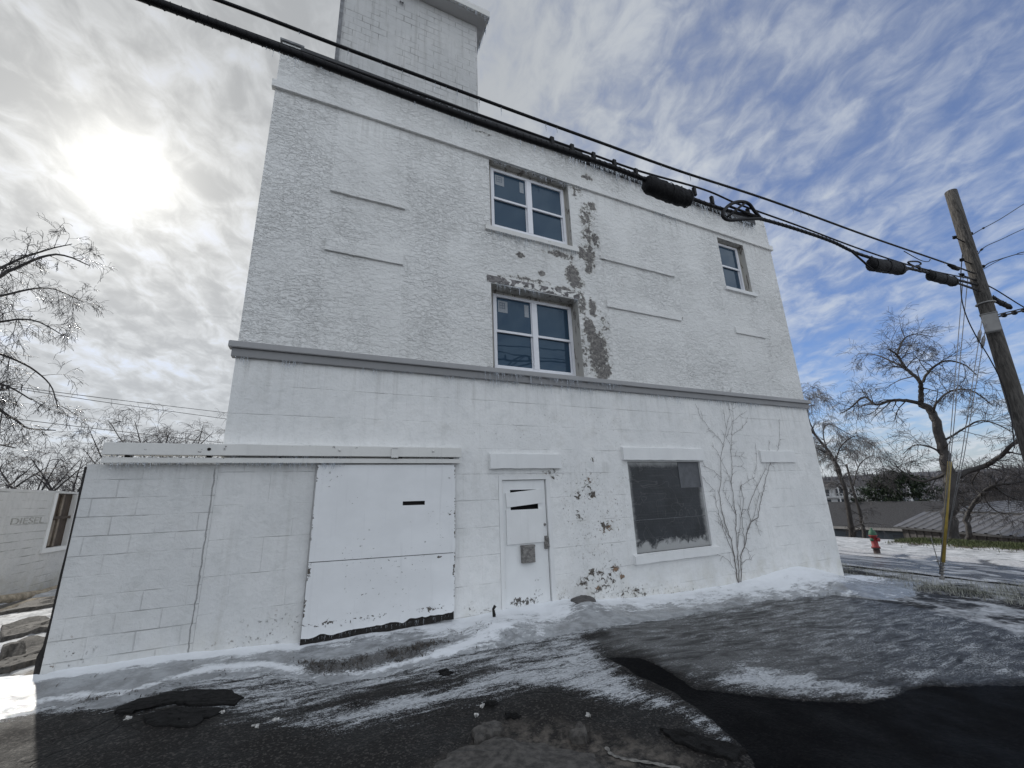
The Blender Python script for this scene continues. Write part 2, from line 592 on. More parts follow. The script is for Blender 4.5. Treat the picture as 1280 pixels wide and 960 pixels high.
def make_block(name, joint=0.35, w=0.406, hgt=0.2032, xoff=0.0, zoff=0.0, axis='x', tone=1.0, crack=None, dirt=0.0, jbump=0.4, vert=1.0, mw=0.0055):
    m, t, b = new_mat(name)
    o = t.obj()
    x, y, z = t.sep(o)
    peel = t.attr('peel')
    hx = x if axis == 'x' else y
    vec = t.comb(t.math('ADD', hx, xoff), t.math('ADD', z, zoff), 0.0)
    wob = t.noise(o, 2.0, 3, 0.5, col=True)
    vec = t.vmath('ADD', vec, t.scale(t.vmath('SUBTRACT', wob, (0.5, 0.5, 0.5)), (0.012, 0.012, 0)))
    br = t.n('ShaderNodeTexBrick')
    br.offset = 0.5
    t.link(vec, br.inputs['Vector'])
    br.inputs['Color1'].default_value = (1, 1, 1, 1)
    br.inputs['Color2'].default_value = (0.93, 0.93, 0.93, 1)
    br.inputs['Scale'].default_value = 1.0
    br.inputs['Mortar Size'].default_value = mw
    br.inputs['Mortar Smooth'].default_value = 0.55
    br.inputs['Brick Width'].default_value = w
    br.inputs['Row Height'].default_value = hgt
    mort = br.outputs['Fac']
    # level joints on their own, so that upright joints can be fainter (better filled with paint)
    fr = t.math('FRACT', t.math('DIVIDE', t.sep(vec)[1], hgt))
    dl = t.math('MULTIPLY', t.math('MINIMUM', fr, t.math('SUBTRACT', 1.0, fr)), hgt)
    level = t.smooth(dl, 0.001, mw, 1.0, 0.0)
    mort = t.math('MAXIMUM', t.math('MULTIPLY', mort, vert), level)
    # joints filled with paint here, open there
    fill = t.smooth(t.noise(o, 1.7, 4, 0.6), 0.38, 0.68)
    jn = t.math('MULTIPLY', mort, fill)
    n_big = t.noise(o, 0.9, 4, 0.55)
    rag = t.noise(o, 22, 5, 0.65)
    paint = t.mix(t.smooth(n_big, 0.35, 0.68), (0.76 * tone, 0.765 * tone, 0.76 * tone), (0.84 * tone, 0.84 * tone, 0.83 * tone))
    paint = t.mix(t.math('MULTIPLY', jn, joint), paint, (0.16, 0.155, 0.15))
    stv = t.noise(t.scale(o, (11.0, 11.0, 0.45)), 1.0, 4, 0.6)
    paint = t.mix(t.smooth(stv, 0.54, 0.80, 0.0, 0.30 + dirt), paint, (0.50, 0.495, 0.47))
    mot = t.noise(o, 4.5, 6, 0.68, 0.4)
    paint = t.mix(t.smooth(mot, 0.45, 0.72, 0.0, 0.45), paint, (0.60 * tone, 0.61 * tone, 0.60 * tone))
    # grime rising from the ground
    grime = t.math('MULTIPLY', t.smooth(z, 0.55, -0.35), t.smooth(t.noise(o, 2.6, 5, 0.65), 0.38, 0.75))
    paint = t.mix(t.math('MULTIPLY', grime, 0.55), paint, (0.44, 0.41, 0.31))
    run = t.noise(t.scale(o, (8.0, 8.0, 0.30)), 1.0, 5, 0.68)
    under = t.math('MAXIMUM', t.smooth(z, 2.7, 3.60), t.math('MULTIPLY', t.math('MULTIPLY', t.smooth(z, 1.5, 2.2), t.smooth(z, 2.26, 2.2)), 0.6))
    paint = t.mix(t.math('MULTIPLY', t.smooth(run, 0.48, 0.70), t.math('MULTIPLY', under, 0.40)), paint, (0.40 * tone, 0.395 * tone, 0.37 * tone))
    paint = t.mix(t.math('MULTIPLY', t.smooth(t.noise(o, 3.1, 6, 0.66), 0.50, 0.72), t.math('ADD', 0.14, t.math('MULTIPLY', peel, 0.4))), paint, (0.50 * tone, 0.48 * tone, 0.43 * tone))
    pn = t.noise(o, 13.0, 6, 0.70, 0.7)
    ps = t.math('ADD', pn, t.math('MULTIPLY', peel, 0.57))
    pm = t.smooth(ps, 0.905, 0.915)
    ch = t.smooth(t.noise(o, 3.3, 2, 0.5), 0.52, 0.60)
    pc = t.mix(ch, (0.075, 0.065, 0.055), (0.27, 0.17, 0.105))
    pc = t.mix(t.smooth(t.noise(o, 30, 3, 0.6), 0.4, 0.7), pc, (0.17, 0.15, 0.13))
    fl = t.smooth(t.noise(o, 24, 5, 0.7), 0.615, 0.64)
    fl = t.math('MULTIPLY', fl, t.math('MULTIPLY', t.smooth(peel, 0.1, 0.5), 0.9))
    pm = t.math('MAXIMUM', pm, fl)
    paint = t.mix(t.math('MULTIPLY', t.smooth(ps, 0.80, 0.91), 0.3), paint, (0.45, 0.43, 0.38))
    col = t.mix(pm, paint, pc)
    hgts = t.math('SUBTRACT', t.math('MULTIPLY', rag, 0.8), t.math('MULTIPLY', jn, jbump * 1.6))
    hgts = t.math('ADD', hgts, t.math('MULTIPLY', t.noise(o, 7.0, 4, 0.62, 0.8), 1.1))
    hgts = t.math('SUBTRACT', hgts, t.math('MULTIPLY', pm, 0.6))
    if crack is not None:
        cx = t.math('ADD', x, t.math('MULTIPLY', t.math('SUBTRACT', t.noise(o, 5.0, 5, 0.7), 0.5), 0.06))
        cm = t.smooth(t.math('ABSOLUTE', t.math('SUBTRACT', cx, crack)), 0.002, 0.009, 1.0, 0.0)
        cm = t.math('MULTIPLY', cm, t.smooth(z, 2.16, 2.10))
        col = t.mix(t.math('MULTIPLY', cm, 0.62), col, (0.20, 0.20, 0.20))
        hgts = t.math('SUBTRACT', hgts, t.math('MULTIPLY', cm, 1.0))
    t.link(col, b.inputs['Base Color'])
    b.inputs['Roughness'].default_value = 0.68
    b.inputs['Specular IOR Level'].default_value = 0.35
    t.link(t.bump(hgts, 1.0, 0.010), b.inputs['Normal'])
    return m


def make_chipped(name, base=(0.80, 0.81, 0.81), under=(0.05, 0.045, 0.04), amount=0.0, scale=24.0, attr=False, stretch=(1, 1, 1), rough=0.6):
    m, t, b = new_mat(name)
    o = t.scale(t.obj(), stretch)
    n = t.noise(o, scale, 5, 0.66, 0.4)
    if attr:
        n = t.math('ADD', n, t.math('MULTIPLY', t.attr('peel'), 0.5))
    pm = t.smooth(n, 0.735 - amount, 0.75 - amount)
    big = t.noise(o, 2.1, 4, 0.6)
    p = t.mix(t.smooth(big, 0.35, 0.7), tuple(c * 0.93 for c in base), base)
    stv = t.noise(t.scale(t.obj(), (14, 14, 0.7)), 1.0, 4, 0.6)
    p = t.mix(t.smooth(stv, 0.56, 0.8, 0, 0.3), p, tuple(c * 0.62 for c in base))
    u = t.mix(t.smooth(t.noise(o, scale * 2, 4, 0.6), 0.4, 0.65), under, tuple(c * 2.6 for c in under))
    t.link(t.mix(pm, p, u), b.inputs['Base Color'])
    b.inputs['Roughness'].default_value = rough
    h = t.math('SUBTRACT', t.math('MULTIPLY', t.noise(o, 30, 4, 0.6), 0.3), t.math('MULTIPLY', pm, 1.0))
    t.link(t.bump(h, 1.0, 0.004), b.inputs['Normal'])
    return m


def make_ground():
    m, t, b = new_mat('asphalt_with_ice')
    o = t.obj()
    frost, patch, ice, snow, dirt, grass, old = (t.attr(k) for k in ('frost', 'patch', 'ice', 'snow', 'dirt', 'grass', 'old'))
    agg = t.voronoi(o, 75, 'F1', 'Color')
    aggv = t.sep(agg)[0]
    n1 = t.noise(o, 1.3, 5, 0.6)
    n2 = t.noise(o, 55, 4, 0.7)
    n3 = t.noise(o, 9, 5, 0.65)
    asp = t.mix(t.smooth(n1, 0.3, 0.7), (0.0065, 0.0063, 0.0063), (0.019, 0.0175, 0.0165))
    asp = t.mix(t.smooth(aggv, 0.70, 1.0, 0, 0.6), asp, (0.11, 0.10, 0.092))
    oldc = t.mix(t.smooth(n3, 0.35, 0.7), (0.05, 0.045, 0.04), (0.16, 0.14, 0.12))
    asp = t.mix(t.math('MULTIPLY', old, t.smooth(n3, 0.3, 0.62)), asp, oldc)
    patch = t.smooth(t.math('ADD', patch, t.math('MULTIPLY', t.math('SUBTRACT', t.noise(o, 11, 5, 0.7), 0.5), 0.9)), 0.42, 0.58)
    asp = t.mix(t.math('MULTIPLY', patch, 0.86), asp, (0.0035, 0.0038, 0.0050))
    cr = t.voronoi(t.vmath('ADD', o, t.scale(t.noise(o, 2.5, 4, 0.6, col=True), (0.35, 0.35, 0))), 1.15, 'DISTANCE_TO_EDGE', 'Distance')
    crk = t.math('MULTIPLY', t.smooth(cr, 0.006, 0.016, 1.0, 0.0), t.smooth(t.noise(o, 0.5, 3, 0.5), 0.47, 0.56))
    crk = t.math('MULTIPLY', crk, t.smooth(patch, 0.5, 0.0))
    asp = t.mix(t.math('MULTIPLY', crk, 0.85), asp, (0.006, 0.006, 0.006))
    dcol = t.mix(t.smooth(n3, 0.3, 0.7), (0.045, 0.033, 0.022), (0.16, 0.12, 0.08))
    dmask = t.smooth(t.math('ADD', t.math('MULTIPLY', n3, 0.6), dirt), 0.62, 0.85)
    asp = t.mix(dmask, asp, dcol)
    gcol = t.mix(t.smooth(t.noise(o, 30, 4, 0.7), 0.3, 0.7), (0.035, 0.055, 0.014), (0.11, 0.12, 0.045))
    asp = t.mix(t.smooth(t.math('ADD', t.math('MULTIPLY', n3, 0.7), grass), 0.7, 0.95), asp, gcol)
    # frost: fine speckle drawn out along the slope, ice: thin grey film
    so = t.n('ShaderNodeMapping')
    so.inputs['Rotation'].default_value = (0, 0, math.radians(-28))
    so.inputs['Scale'].default_value = (1.0, 4.2, 1.0)
    t.link(o, so.inputs['Vector'])
    sv = so.outputs[0]
    f1 = t.noise(sv, 20, 7, 0.76, 0.3)
    f2 = t.noise(o, 80, 3, 0.7)
    f3 = t.noise(sv, 2.4, 4, 0.6, 0.5)
    ff = t.math('ADD', t.math('MULTIPLY', f1, 0.55), t.math('ADD', t.math('MULTIPLY', f2, 0.45), t.math('MULTIPLY', f3, 0.45)))
    fm = t.smooth(t.math('ADD', ff, t.math('MULTIPLY', frost, 0.34)), 0.925, 1.005)
    fm = t.math('MULTIPLY', fm, t.smooth(frost, 0.02, 0.2))
    im = t.smooth(t.math('ADD', t.math('ADD', t.math('MULTIPLY', f3, 0.8), t.math('MULTIPLY', n1, 0.6)), t.math('MULTIPLY', ice, 0.55)), 0.95, 1.40)
    icol = t.mix(t.math('MULTIPLY', im, 0.16), asp, (0.27, 0.29, 0.31))
    fcol = t.mix(t.smooth(f1, 0.35, 0.65), (0.42, 0.44, 0.47), (0.74, 0.76, 0.78))
    col = t.mix(t.math('MULTIPLY', fm, 0.88), icol, fcol)
    sn = t.smooth(t.math('ADD', t.math('ADD', t.math('MULTIPLY', t.noise(o, 1.6, 6, 0.65, 0.5), 0.7), t.math('MULTIPLY', n3, 0.3)), t.math('MULTIPLY', snow, 0.62)), 0.72, 0.86)
    sn = t.math('MULTIPLY', sn, t.smooth(snow, 0.0, 0.12))
    scol = t.mix(t.smooth(t.noise(o, 3.5, 5, 0.6), 0.35, 0.65), (0.36, 0.37, 0.385), (0.64, 0.65, 0.67))
    col = t.mix(sn, col, scol)
    t.link(col, b.inputs['Base Color'])
    r = t.mixf(im, t.smooth(n1, 0.35, 0.65, 0.52, 0.85), t.smooth(f1, 0.3, 0.7, 0.07, 0.30))
    r = t.mixf(t.math('MAXIMUM', fm, sn), r, 0.6)
    t.link(r, b.inputs['Roughness'])
    t.link(t.mixf(patch, t.mixf(im, 0.20, 0.45), 0.04), b.inputs['Specular IOR Level'])
    h = t.math('ADD', t.math('MULTIPLY', aggv, t.mixf(im, 0.35, 0.05)), t.math('MULTIPLY', n2, t.mixf(im, 0.6, 0.1)))
    h = t.math('ADD', h, t.math('MULTIPLY', n3, 0.9))
    h = t.math('SUBTRACT', h, t.math('MULTIPLY', crk, 2.0))
    h = t.math('ADD', h, t.math('MULTIPLY', fm, 0.7))
    h = t.math('ADD', h, t.math('MULTIPLY', t.math('MULTIPLY', f1, im), 0.6))
    h = t.math('ADD', h, t.math('MULTIPLY', t.noise(o, 26, 4, 0.7), t.mixf(im, 1.1, 0.15)))
    t.link(t.bump(h, 1.0, 0.014), b.inputs['Normal'])
    return m


def make_snow(name='snow', grey=0.35):
    m, t, b = new_mat(name)
    o = t.obj()
    n = t.noise(o, 2.2, 6, 0.62, 0.6)
    n2 = t.noise(o, 26, 5, 0.65)
    edge = t.attr('edge')
    st = t.noise(t.scale(o, (0.9, 3.2, 1.0)), 3.4, 6, 0.68, 0.5)
    gm = t.smooth(t.math('SUBTRACT', t.math('ADD', t.math('ADD', t.math('MULTIPLY', n, 0.5), t.math('MULTIPLY', st, 0.5)), t.math('MULTIPLY', n2, 0.22)), t.math('MULTIPLY', edge, 0.30)), 0.37, 0.53)
    wet = t.mix(t.smooth(t.noise(o, 5.0, 5, 0.65), 0.35, 0.65), (0.11, 0.115, 0.12), (0.30, 0.315, 0.33))
    col = t.mix(t.math('MULTIPLY', gm, 0.85), (0.80, 0.82, 0.85), wet)
    deb = t.smooth(t.math('ADD', t.noise(t.scale(o, (1.0, 1.6, 1.0)), 34, 6, 0.76, 0.6), t.math('MULTIPLY', t.attr('debris'), 0.40)), 0.80, 0.84)
    col = t.mix(t.math('MULTIPLY', deb, 0.9), col, (0.045, 0.04, 0.036))
    t.link(col, b.inputs['Base Color'])
    t.link(t.mixf(gm, 0.5, 0.14), b.inputs['Roughness'])
    b.inputs['Specular IOR Level'].default_value = 0.45
    h = t.math('ADD', t.math('MULTIPLY', n2, 0.5), t.math('ADD', t.math('MULTIPLY', t.noise(o, 90, 3, 0.6), 0.3), t.math('MULTIPLY', deb, 0.8)))
    t.link(t.bump(h, 1.0, 0.012), b.inputs['Normal'])
    return m


def make_road():
    m, t, b = new_mat('icy_road')
    o = t.obj()
    tr = t.attr('track')
    so = t.scale(o, (2.4, 0.35, 1))
    n = t.noise(so, 2.0, 7, 0.68, 0.8)
    n2 = t.noise(o, 14, 5, 0.7)
    wet = t.smooth(t.math('ADD', t.math('ADD', t.math('MULTIPLY', n, 0.8), t.math('MULTIPLY', n2, 0.2)), t.math('MULTIPLY', tr, 0.42)), 0.60, 0.80)
    sc = t.mix(t.smooth(n2, 0.35, 0.7), (0.32, 0.32, 0.33), (0.62, 0.62, 0.63))
    wc = t.mix(t.smooth(n2, 0.35, 0.7), (0.05, 0.048, 0.047), (0.15, 0.14, 0.135))
    t.link(t.mix(wet, sc, wc), b.inputs['Base Color'])
    t.link(t.mixf(wet, 0.6, 0.22), b.inputs['Roughness'])
    t.link(t.bump(t.math('ADD', n, t.math('MULTIPLY', n2, 0.5)), 1.0, 0.03), b.inputs['Normal'])
    return m


def make_glass():
    m, t, b = new_mat('window_glass')
    b.inputs['Base Color'].default_value = (0.030, 0.056, 0.090, 1)
    b.inputs['Roughness'].default_value = 0.02
    b.inputs['IOR'].default_value = 1.5
    b.inputs['Specular Tint'].default_value = (0.62, 0.82, 1.0, 1)
    o = t.obj()
    t.link(t.bump(t.noise(o, 1.6, 2, 0.5), 0.25, 0.01), b.inputs['Normal'])
    return m


def make_ice():
    m, t, b = new_mat('ice')
    b.inputs['Base Color'].default_value = (0.86, 0.90, 0.95, 1)
    b.inputs['Roughness'].default_value = 0.08
    b.inputs['IOR'].default_value = 1.31
    b.inputs['Transmission Weight'].default_value = 0.75
    return m


def make_darkboard():
    m, t, b = new_mat('boarded_window_paint')
    o = t.obj()
    x, y, z = t.sep(o)
    n = t.noise(o, 5.5, 6, 0.66, 0.8)
    # overspray of white paint along the edges of the board
    ex = t.math('MINIMUM', t.math('SUBTRACT', x, 5.44), t.math('SUBTRACT', 7.37, x))
    e = t.math('MINIMUM', ex, t.math('SUBTRACT', 2.24, z))
    lo = t.math('SUBTRACT', z, 0.58)
    w1 = t.smooth(t.math('ADD', e, t.math('MULTIPLY', t.math('SUBTRACT', n, 0.5), 0.16)), -0.02, 0.13, 1.0, 0.0)
    w2 = t.smooth(t.math('ADD', lo, t.math('MULTIPLY', t.math('SUBTRACT', n, 0.5), 0.55)), 0.10, 0.22, 1.0, 0.0)
    w = t.math('MAXIMUM', w1, w2)
    c = t.mix(t.smooth(t.noise(o, 1.8, 5, 0.6), 0.3, 0.7), (0.014, 0.0165, 0.020), (0.030, 0.034, 0.040))
    gr = t.noise(t.scale(o, (1, 1, 26)), 1.4, 4, 0.6)
    c = t.mix(t.smooth(gr, 0.5, 0.75, 0, 0.25), c, (0.11, 0.115, 0.12))
    scr = t.smooth(t.math('ABSOLUTE', t.math('SUBTRACT', t.noise(o, 1.7, 2, 0.5, 1.4), 0.5)), 0.004, 0.010, 1.0, 0.0)
    c = t.mix(t.math('MULTIPLY', scr, 0.12), c, (0.3, 0.3, 0.3))
    c = t.mix(t.math('MULTIPLY', w, 0.8), c, (0.46, 0.465, 0.46))
    t.link(c, b.inputs['Base Color'])
    b.inputs['Roughness'].default_value = 0.5
    t.link(t.bump(t.noise(o, 18, 5, 0.6), 1.0, 0.004), b.inputs['Normal'])
    return m


def make_wood_pole():
    m, t, b = new_mat('weathered_pole_wood')
    o = t.obj()
    g = t.noise(t.scale(o, (14, 14, 0.55)), 2.2, 6, 0.68, 0.5)
    n = t.noise(o, 1.1, 4, 0.6)
    c = t.mix(t.smooth(g, 0.35, 0.65), (0.022, 0.020, 0.018), (0.115, 0.105, 0.096))
    c = t.mix(t.smooth(n, 0.45, 0.7, 0, 0.6), c, (0.06, 0.055, 0.048))
    t.link(c, b.inputs['Base Color'])
    b.inputs['Roughness'].default_value = 0.85
    t.link(t.bump(g, 1.0, 0.03), b.inputs['Normal'])
    return m


def make_ribbed(name, col, axis, pitch, rough=0.5):
    """plain sheet metal colour; the ribs themselves are modelled"""
    return simple(name, col, rough, 0.0, 0.2, 3.0, 0.004)


M['stucco'] = make_stucco('white_stucco', 0.015)
M['stucco_infill'] = make_stucco('white_stucco_infill', 0.011)
M['stucco_smooth'] = make_stucco('smooth_white_render', 0.020, True)
M['block'] = make_block('painted_block', 0.18, mw=.008, w=.61, hgt=.4064, zoff=.0, jbump=0.5, vert=0.3)
M['block_wing'] = make_block('painted_block_wing', 0.44, mw=.007, jbump=0.55, vert=0.55, tone=0.86, crack=-1.12, dirt=0.10, zoff=0.02)
M['block_mid'] = make_block('painted_block_beside_door', 0.42, w=.61, hgt=.4064, tone=0.90, dirt=0.12, zoff=-.06, xoff=.2, jbump=0.34, vert=0.6, crack=-1.12)
M['block_tower'] = make_block('painted_block_tower', 0.75, mw=.013, tone=0.74, hgt=0.2032, zoff=0.05, jbump=0.5)
M['block_far'] = make_block('painted_block_back', 0.6, mw=.012, jbump=.6, tone=0.78, dirt=0.25, axis='x')
M['trim_white'] = make_chipped('white_trim_paint', (0.80, 0.805, 0.80), amount=0.0, scale=16)
M['trim_worn'] = make_chipped('worn_trim_paint', (0.74, 0.735, 0.71), (0.10, 0.095, 0.09), 0.06, 9)
M['trim_peeled'] = make_chipped('peeled_lintel_paint', (0.76, 0.755, 0.73), (0.085, 0.08, 0.08), 0.25, 5, stretch=(0.8, 1, 1.3))
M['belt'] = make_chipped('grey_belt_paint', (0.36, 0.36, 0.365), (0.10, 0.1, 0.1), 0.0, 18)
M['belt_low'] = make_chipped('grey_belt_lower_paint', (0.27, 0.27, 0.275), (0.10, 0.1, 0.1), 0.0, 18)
M['plywood'] = make_chipped('white_plywood_paint', (0.82, 0.83, 0.84), (0.05, 0.043, 0.036), 0.0, 26, attr=True, stretch=(0.8, 1, 1.15))
M['door'] = make_chipped('white_door_paint', (0.81, 0.82, 0.82), (0.06, 0.055, 0.05), 0.0, 24, attr=True, stretch=(1, 1, 0.8))
M['rotten'] = simple('rotten_black_wood', (0.014, 0.012, 0.011), 0.9, 0, 0.5, 30, 0.01)
M['void'] = simple('dark_gap', (0.006, 0.006, 0.006), 0.95, 0, 0.1, 5)  # near-black base stands in for unlit depth
M['reveal'] = make_chipped('grey_reveal', (0.50, 0.485, 0.45), (0.10, 0.09, 0.08), 0.17, 9, stretch=(1.6, 1.6, 0.3))
M['vinyl'] = simple('white_vinyl', (0.80, 0.81, 0.85), 0.35, 0, 0.03, 4)
M['glass'] = make_glass()
M['sticker'] = simple('pale_sticker', (0.30, 0.33, 0.36), 0.5, 0, 0.15, 40)
M['sticker_ink'] = simple('sticker_grey_print', (0.13, 0.16, 0.2), 0.5, 0, 0.15, 40)
M['ice'] = make_ice()
M['board'] = make_darkboard()
M['board_light'] = simple('grey_board', (0.10, 0.105, 0.115), 0.6, 0, 0.2, 6, 0.003)
M['roofdark'] = simple('dark_roofing', (0.045, 0.046, 0.05), 0.7, 0, 0.3, 8, 0.01)
M['coping'] = simple('grey_metal_coping', (0.16, 0.165, 0.175), 0.45, 0.3, 0.35, 5)
M['soffit'] = make_chipped('grey_soffit', (0.55, 0.55, 0.55), (0.15, 0.14, 0.13), 0.05, 9)
M['black_rubber'] = simple('black_cable_sheath', (0.008, 0.008, 0.010), 0.6, 0, 0.3, 12, 0.002, spec=0.25)
M['black_case'] = simple('black_splice_case', (0.0065, 0.0065, 0.008), 0.65, 0, 0.4, 9, 0.02, spec=0.2)
M['steel'] = simple('galvanised_steel', (0.30, 0.30, 0.31), 0.45, 0.7, 0.25, 25)
M['rust_steel'] = simple('worn_grey_steel', (0.22, 0.21, 0.20), 0.5, 0.5, 0.4, 30, 0.002)
M['pole'] = make_wood_pole()
M['graybox'] = simple('grey_enclosure', (0.27, 0.265, 0.26), 0.6, 0, 0.12, 6)
M['guard'] = simple('yellow_plastic_guard', (0.33, 0.235, 0.045), 0.5, 0, 0.2, 6)
M['bark'] = simple('dark_wet_bark', (0.030, 0.026, 0.025), 0.55, 0, 0.45, 8, 0.02, stretch=(1, 1, 0.4))
M['twig'] = simple('ice_coated_twigs', (0.036, 0.032, 0.034), 0.55, 0, 0.4, 8, spec=0.4, coat=0.06)
M['twig_pale'] = simple('pale_iced_twigs', (0.12, 0.112, 0.115), 0.5, 0, 0.35, 8, coat=0.05)
M['twig_far'] = simple('grey_far_twigs', (0.050, 0.044, 0.045), 0.6, 0, 0.4, 8, coat=0.0)
M['vine'] = simple('dry_vine_wood', (0.105, 0.088, 0.078), 0.8, 0, 0.45, 25)
M['pine'] = simple('pine_needles', (0.030, 0.048, 0.024), 0.7, 0, 0.5, 1.3)
M['red'] = simple('red_hydrant_paint', (0.22, 0.022, 0.026), 0.6, 0, 0.2, 20)
M['green'] = simple('green_hydrant_paint', (0.030, 0.10, 0.058), 0.6, 0, 0.2, 20)
M['hyd_base'] = simple('dark_hydrant_base', (0.04, 0.025, 0.025), 0.7, 0, 0.3, 20)
M['shed_metal'] = simple('dark_shed_metal', (0.085, 0.080, 0.082), 0.5, 0.2, 0.2, 2.0)
M['shed_roof'] = simple('dark_shed_roof', (0.120, 0.118, 0.122), 0.45, 0.2, 0.2, 2.0)
M['shingle'] = simple('dark_shingles', (0.036, 0.036, 0.040), 0.9, 0, 0.4, 9, 0.03, stretch=(1, 1, 3))
M['slate_wall'] = simple('slate_blue_siding', (0.075, 0.095, 0.115), 0.7, 0, 0.15, 2)
M['far_white'] = simple('far_white_paint', (0.66, 0.66, 0.66), 0.6, 0, 0.1, 1.0)
M['far_window'] = simple('far_dark_window', (0.06, 0.07, 0.085), 0.2, 0, 0.2, 2)
M['panel_white'] = simple('stained_white_panel', (0.68, 0.67, 0.64), 0.6, 0, 0.35, 1.2, stretch=(2.5, 2.5, 0.3))
M['timber'] = simple('pale_weathered_timber', (0.34, 0.29, 0.22), 0.85, 0, 0.35, 7, 0.01)
M['brown_board'] = simple('brown_boards', (0.060, 0.042, 0.030), 0.7, 0, 0.5, 9, stretch=(5, 5, 0.4))
M['brown_curtain'] = simple('pale_brown_board', (0.20, 0.165, 0.13), 0.7, 0, 0.3, 5)
M['ink'] = simple('faded_black_lettering', (0.38, 0.38, 0.36), 0.8, 0, 0.5, 40)
M['rock'] = simple('dark_stone', (0.085, 0.080, 0.078), 0.8, 0, 0.45, 10, 0.02)
M['slab'] = simple('broken_asphalt', (0.013, 0.0126, 0.0126), 0.85, 0, 0.5, 26, 0.02, spec=0.2)
M['oldslab'] = simple('old_worn_asphalt', (0.070, 0.064, 0.058), 0.8, 0, 0.55, 18, 0.012)
M['pebble'] = simple('pale_ice_chips', (0.55, 0.54, 0.52), 0.5, 0, 0.3, 40)
M['weed'] = simple('dead_brown_weeds', (0.055, 0.046, 0.038), 0.9, 0, 0.5, 30)
M['frosty_grass'] = simple('frosted_grass', (0.33, 0.33, 0.29), 0.6, 0, 0.5, 3, coat=0.3)
M['green_grass'] = simple('winter_grass', (0.055, 0.068, 0.024), 0.8, 0, 0.45, 3)
M['hill'] = simple('wooded_hill', (0.060, 0.060, 0.068), 0.95, 0, 0.35, 0.06)
M['far_wood'] = simple('hazy_far_woods', (0.125, 0.122, 0.135), 0.95, 0, 0.35, 0.1)  # lightened bluish base stands in for distance haze
M['ground'] = make_ground()
M['snow'] = make_snow()
M['road'] = make_road()
M['white_line'] = simple('worn_white_paint', (0.19, 0.18, 0.165), 0.8, 0, 0.4, 30)

# ------------------------------------------------------------------ ground
BANK = [on_ground(*p)[:2] for p in [(-30, 905), (60, 884), (140, 882), (180, 870), (250, 850), (330, 842), (400, 852), (470, 846), (560, 822), (640, 800), (700, 792), (740, 788),
                                    (800, 778), (860, 768), (930, 755), (980, 742), (1030, 738), (1085, 745), (1130, 745)]] + [(12.6, -1.0), (12.5, 0.5), (-2.2, 0.12), (-2.45, 0.1), (-3.2, 0.2)]
VERGE = [on_ground(*p)[:2] for p in [(1085, 746), (1140, 738), (1279, 730), (1420, 735), (1420, 830), (1279, 792), (1200, 772), (1130, 756)]]
PATCH = [on_ground(*p)[:2] for p in [(757, 820), (800, 822), (840, 842), (870, 860), (930, 868), (1000, 876), (1085, 881), (1115, 870), (1140, 862),
                                     (1160, 858), (1279, 855), (1420, 900), (1420, 1050), (1000, 1050), (950, 960), (925, 928), (895, 900), (865, 880), (835, 862), (800, 843)]]
ICE = [on_ground(*p)[:2] for p in [(738, 800), (760, 775), (830, 760), (900, 748), (1010, 735), (1080, 747), (1180, 765), (1279, 785), (1420, 800),
                                   (1420, 880), (1279, 852), (1160, 855), (1140, 860), (1085, 879), (1000, 874), (930, 866), (870, 857), (835, 838), (800, 820), (757, 818)]]
FROST = [on_ground(*p)[:2] for p in [(300, 905), (430, 880), (560, 850), (650, 825), (715, 800), (745, 800), (762, 826), (790, 845), (860, 880), (900, 905), (930, 930), (900, 930), (840, 895),
                                     (770, 880), (700, 862), (640, 868), (560, 885), (440, 918)]]
GREYBAND = [on_ground(*p)[:2] for p in [(150, 880), (250, 850), (420, 815), (600, 785), (740, 780), (740, 815), (700, 835), (600, 840), (480, 860), (340, 905)]]
FROST2 = [on_ground(*p)[:2] for p in [(860, 845), (930, 830), (1010, 845), (1085, 855), (1130, 862), (1085, 878), (1000, 873), (930, 865), (870, 855)]]
FROST3 = [on_ground(*p)[:2] for p in [(1090, 835), (1130, 825), (1180, 838), (1180, 855), (1120, 852)]]
BACKSNOW = [(-30, 0.7), (-2.55, 0.4), (-2.3, 0.6), (-1.0, 1.0), (-1.0, 30), (-30, 30)]
OLD = [on_ground(*p)[:2] for p in [(480, 990), (560, 940), (620, 900), (700, 905), (790, 920), (860, 945), (900, 1000), (700, 1040)]]


def soft(x, y, poly, w, bias=0.0, seed=3, nz=0.25):
    d = poly_dist(x, y, poly) + bias + (vnoise(x, y, 2.3, seed, 4) - 0.5) * nz * 2
    return np.clip(d / w + 0.5, 0, 1)


def a_patch(x, y):
    return soft(x, y, PATCH, 0.05, 0, 5, 0.05)


def a_ice(x, y):
    return np.maximum(soft(x, y, ICE, 0.5, 0.05, 6, 0.15), 0.8 * soft(x, y, GREYBAND, 0.6, 0.1, 8, 0.2)) * (1 - a_patch(x, y))


def a_frost(x, y):
    f = 0.92 * soft(x, y, FROST, 0.45, 0.0, 7, 0.15)
    f = np.maximum(f, 0.75 * soft(x, y, GREYBAND, 0.5, 0.05, 9, 0.2))
    f = np.maximum(f, (0.42 + 0.16 * np.clip((x - 4.0) / 2.5, 0, 1)) * soft(x, y, ICE, 0.5, 0.0, 10, 0.15))
    f = np.maximum(f, 0.85 * np.clip(1 + poly_dist(x, y, BANK) / 0.40, 0, 1) ** 1.5)
    f = np.maximum(f, 0.92 * soft(x, y, FROST2, 0.6, 0.05, 11, 0.2))
    f = np.maximum(f, 0.78 * soft(x, y, FROST3, 0.8, -0.05, 12, 0.3))
    return f * (1 - a_patch(x, y))


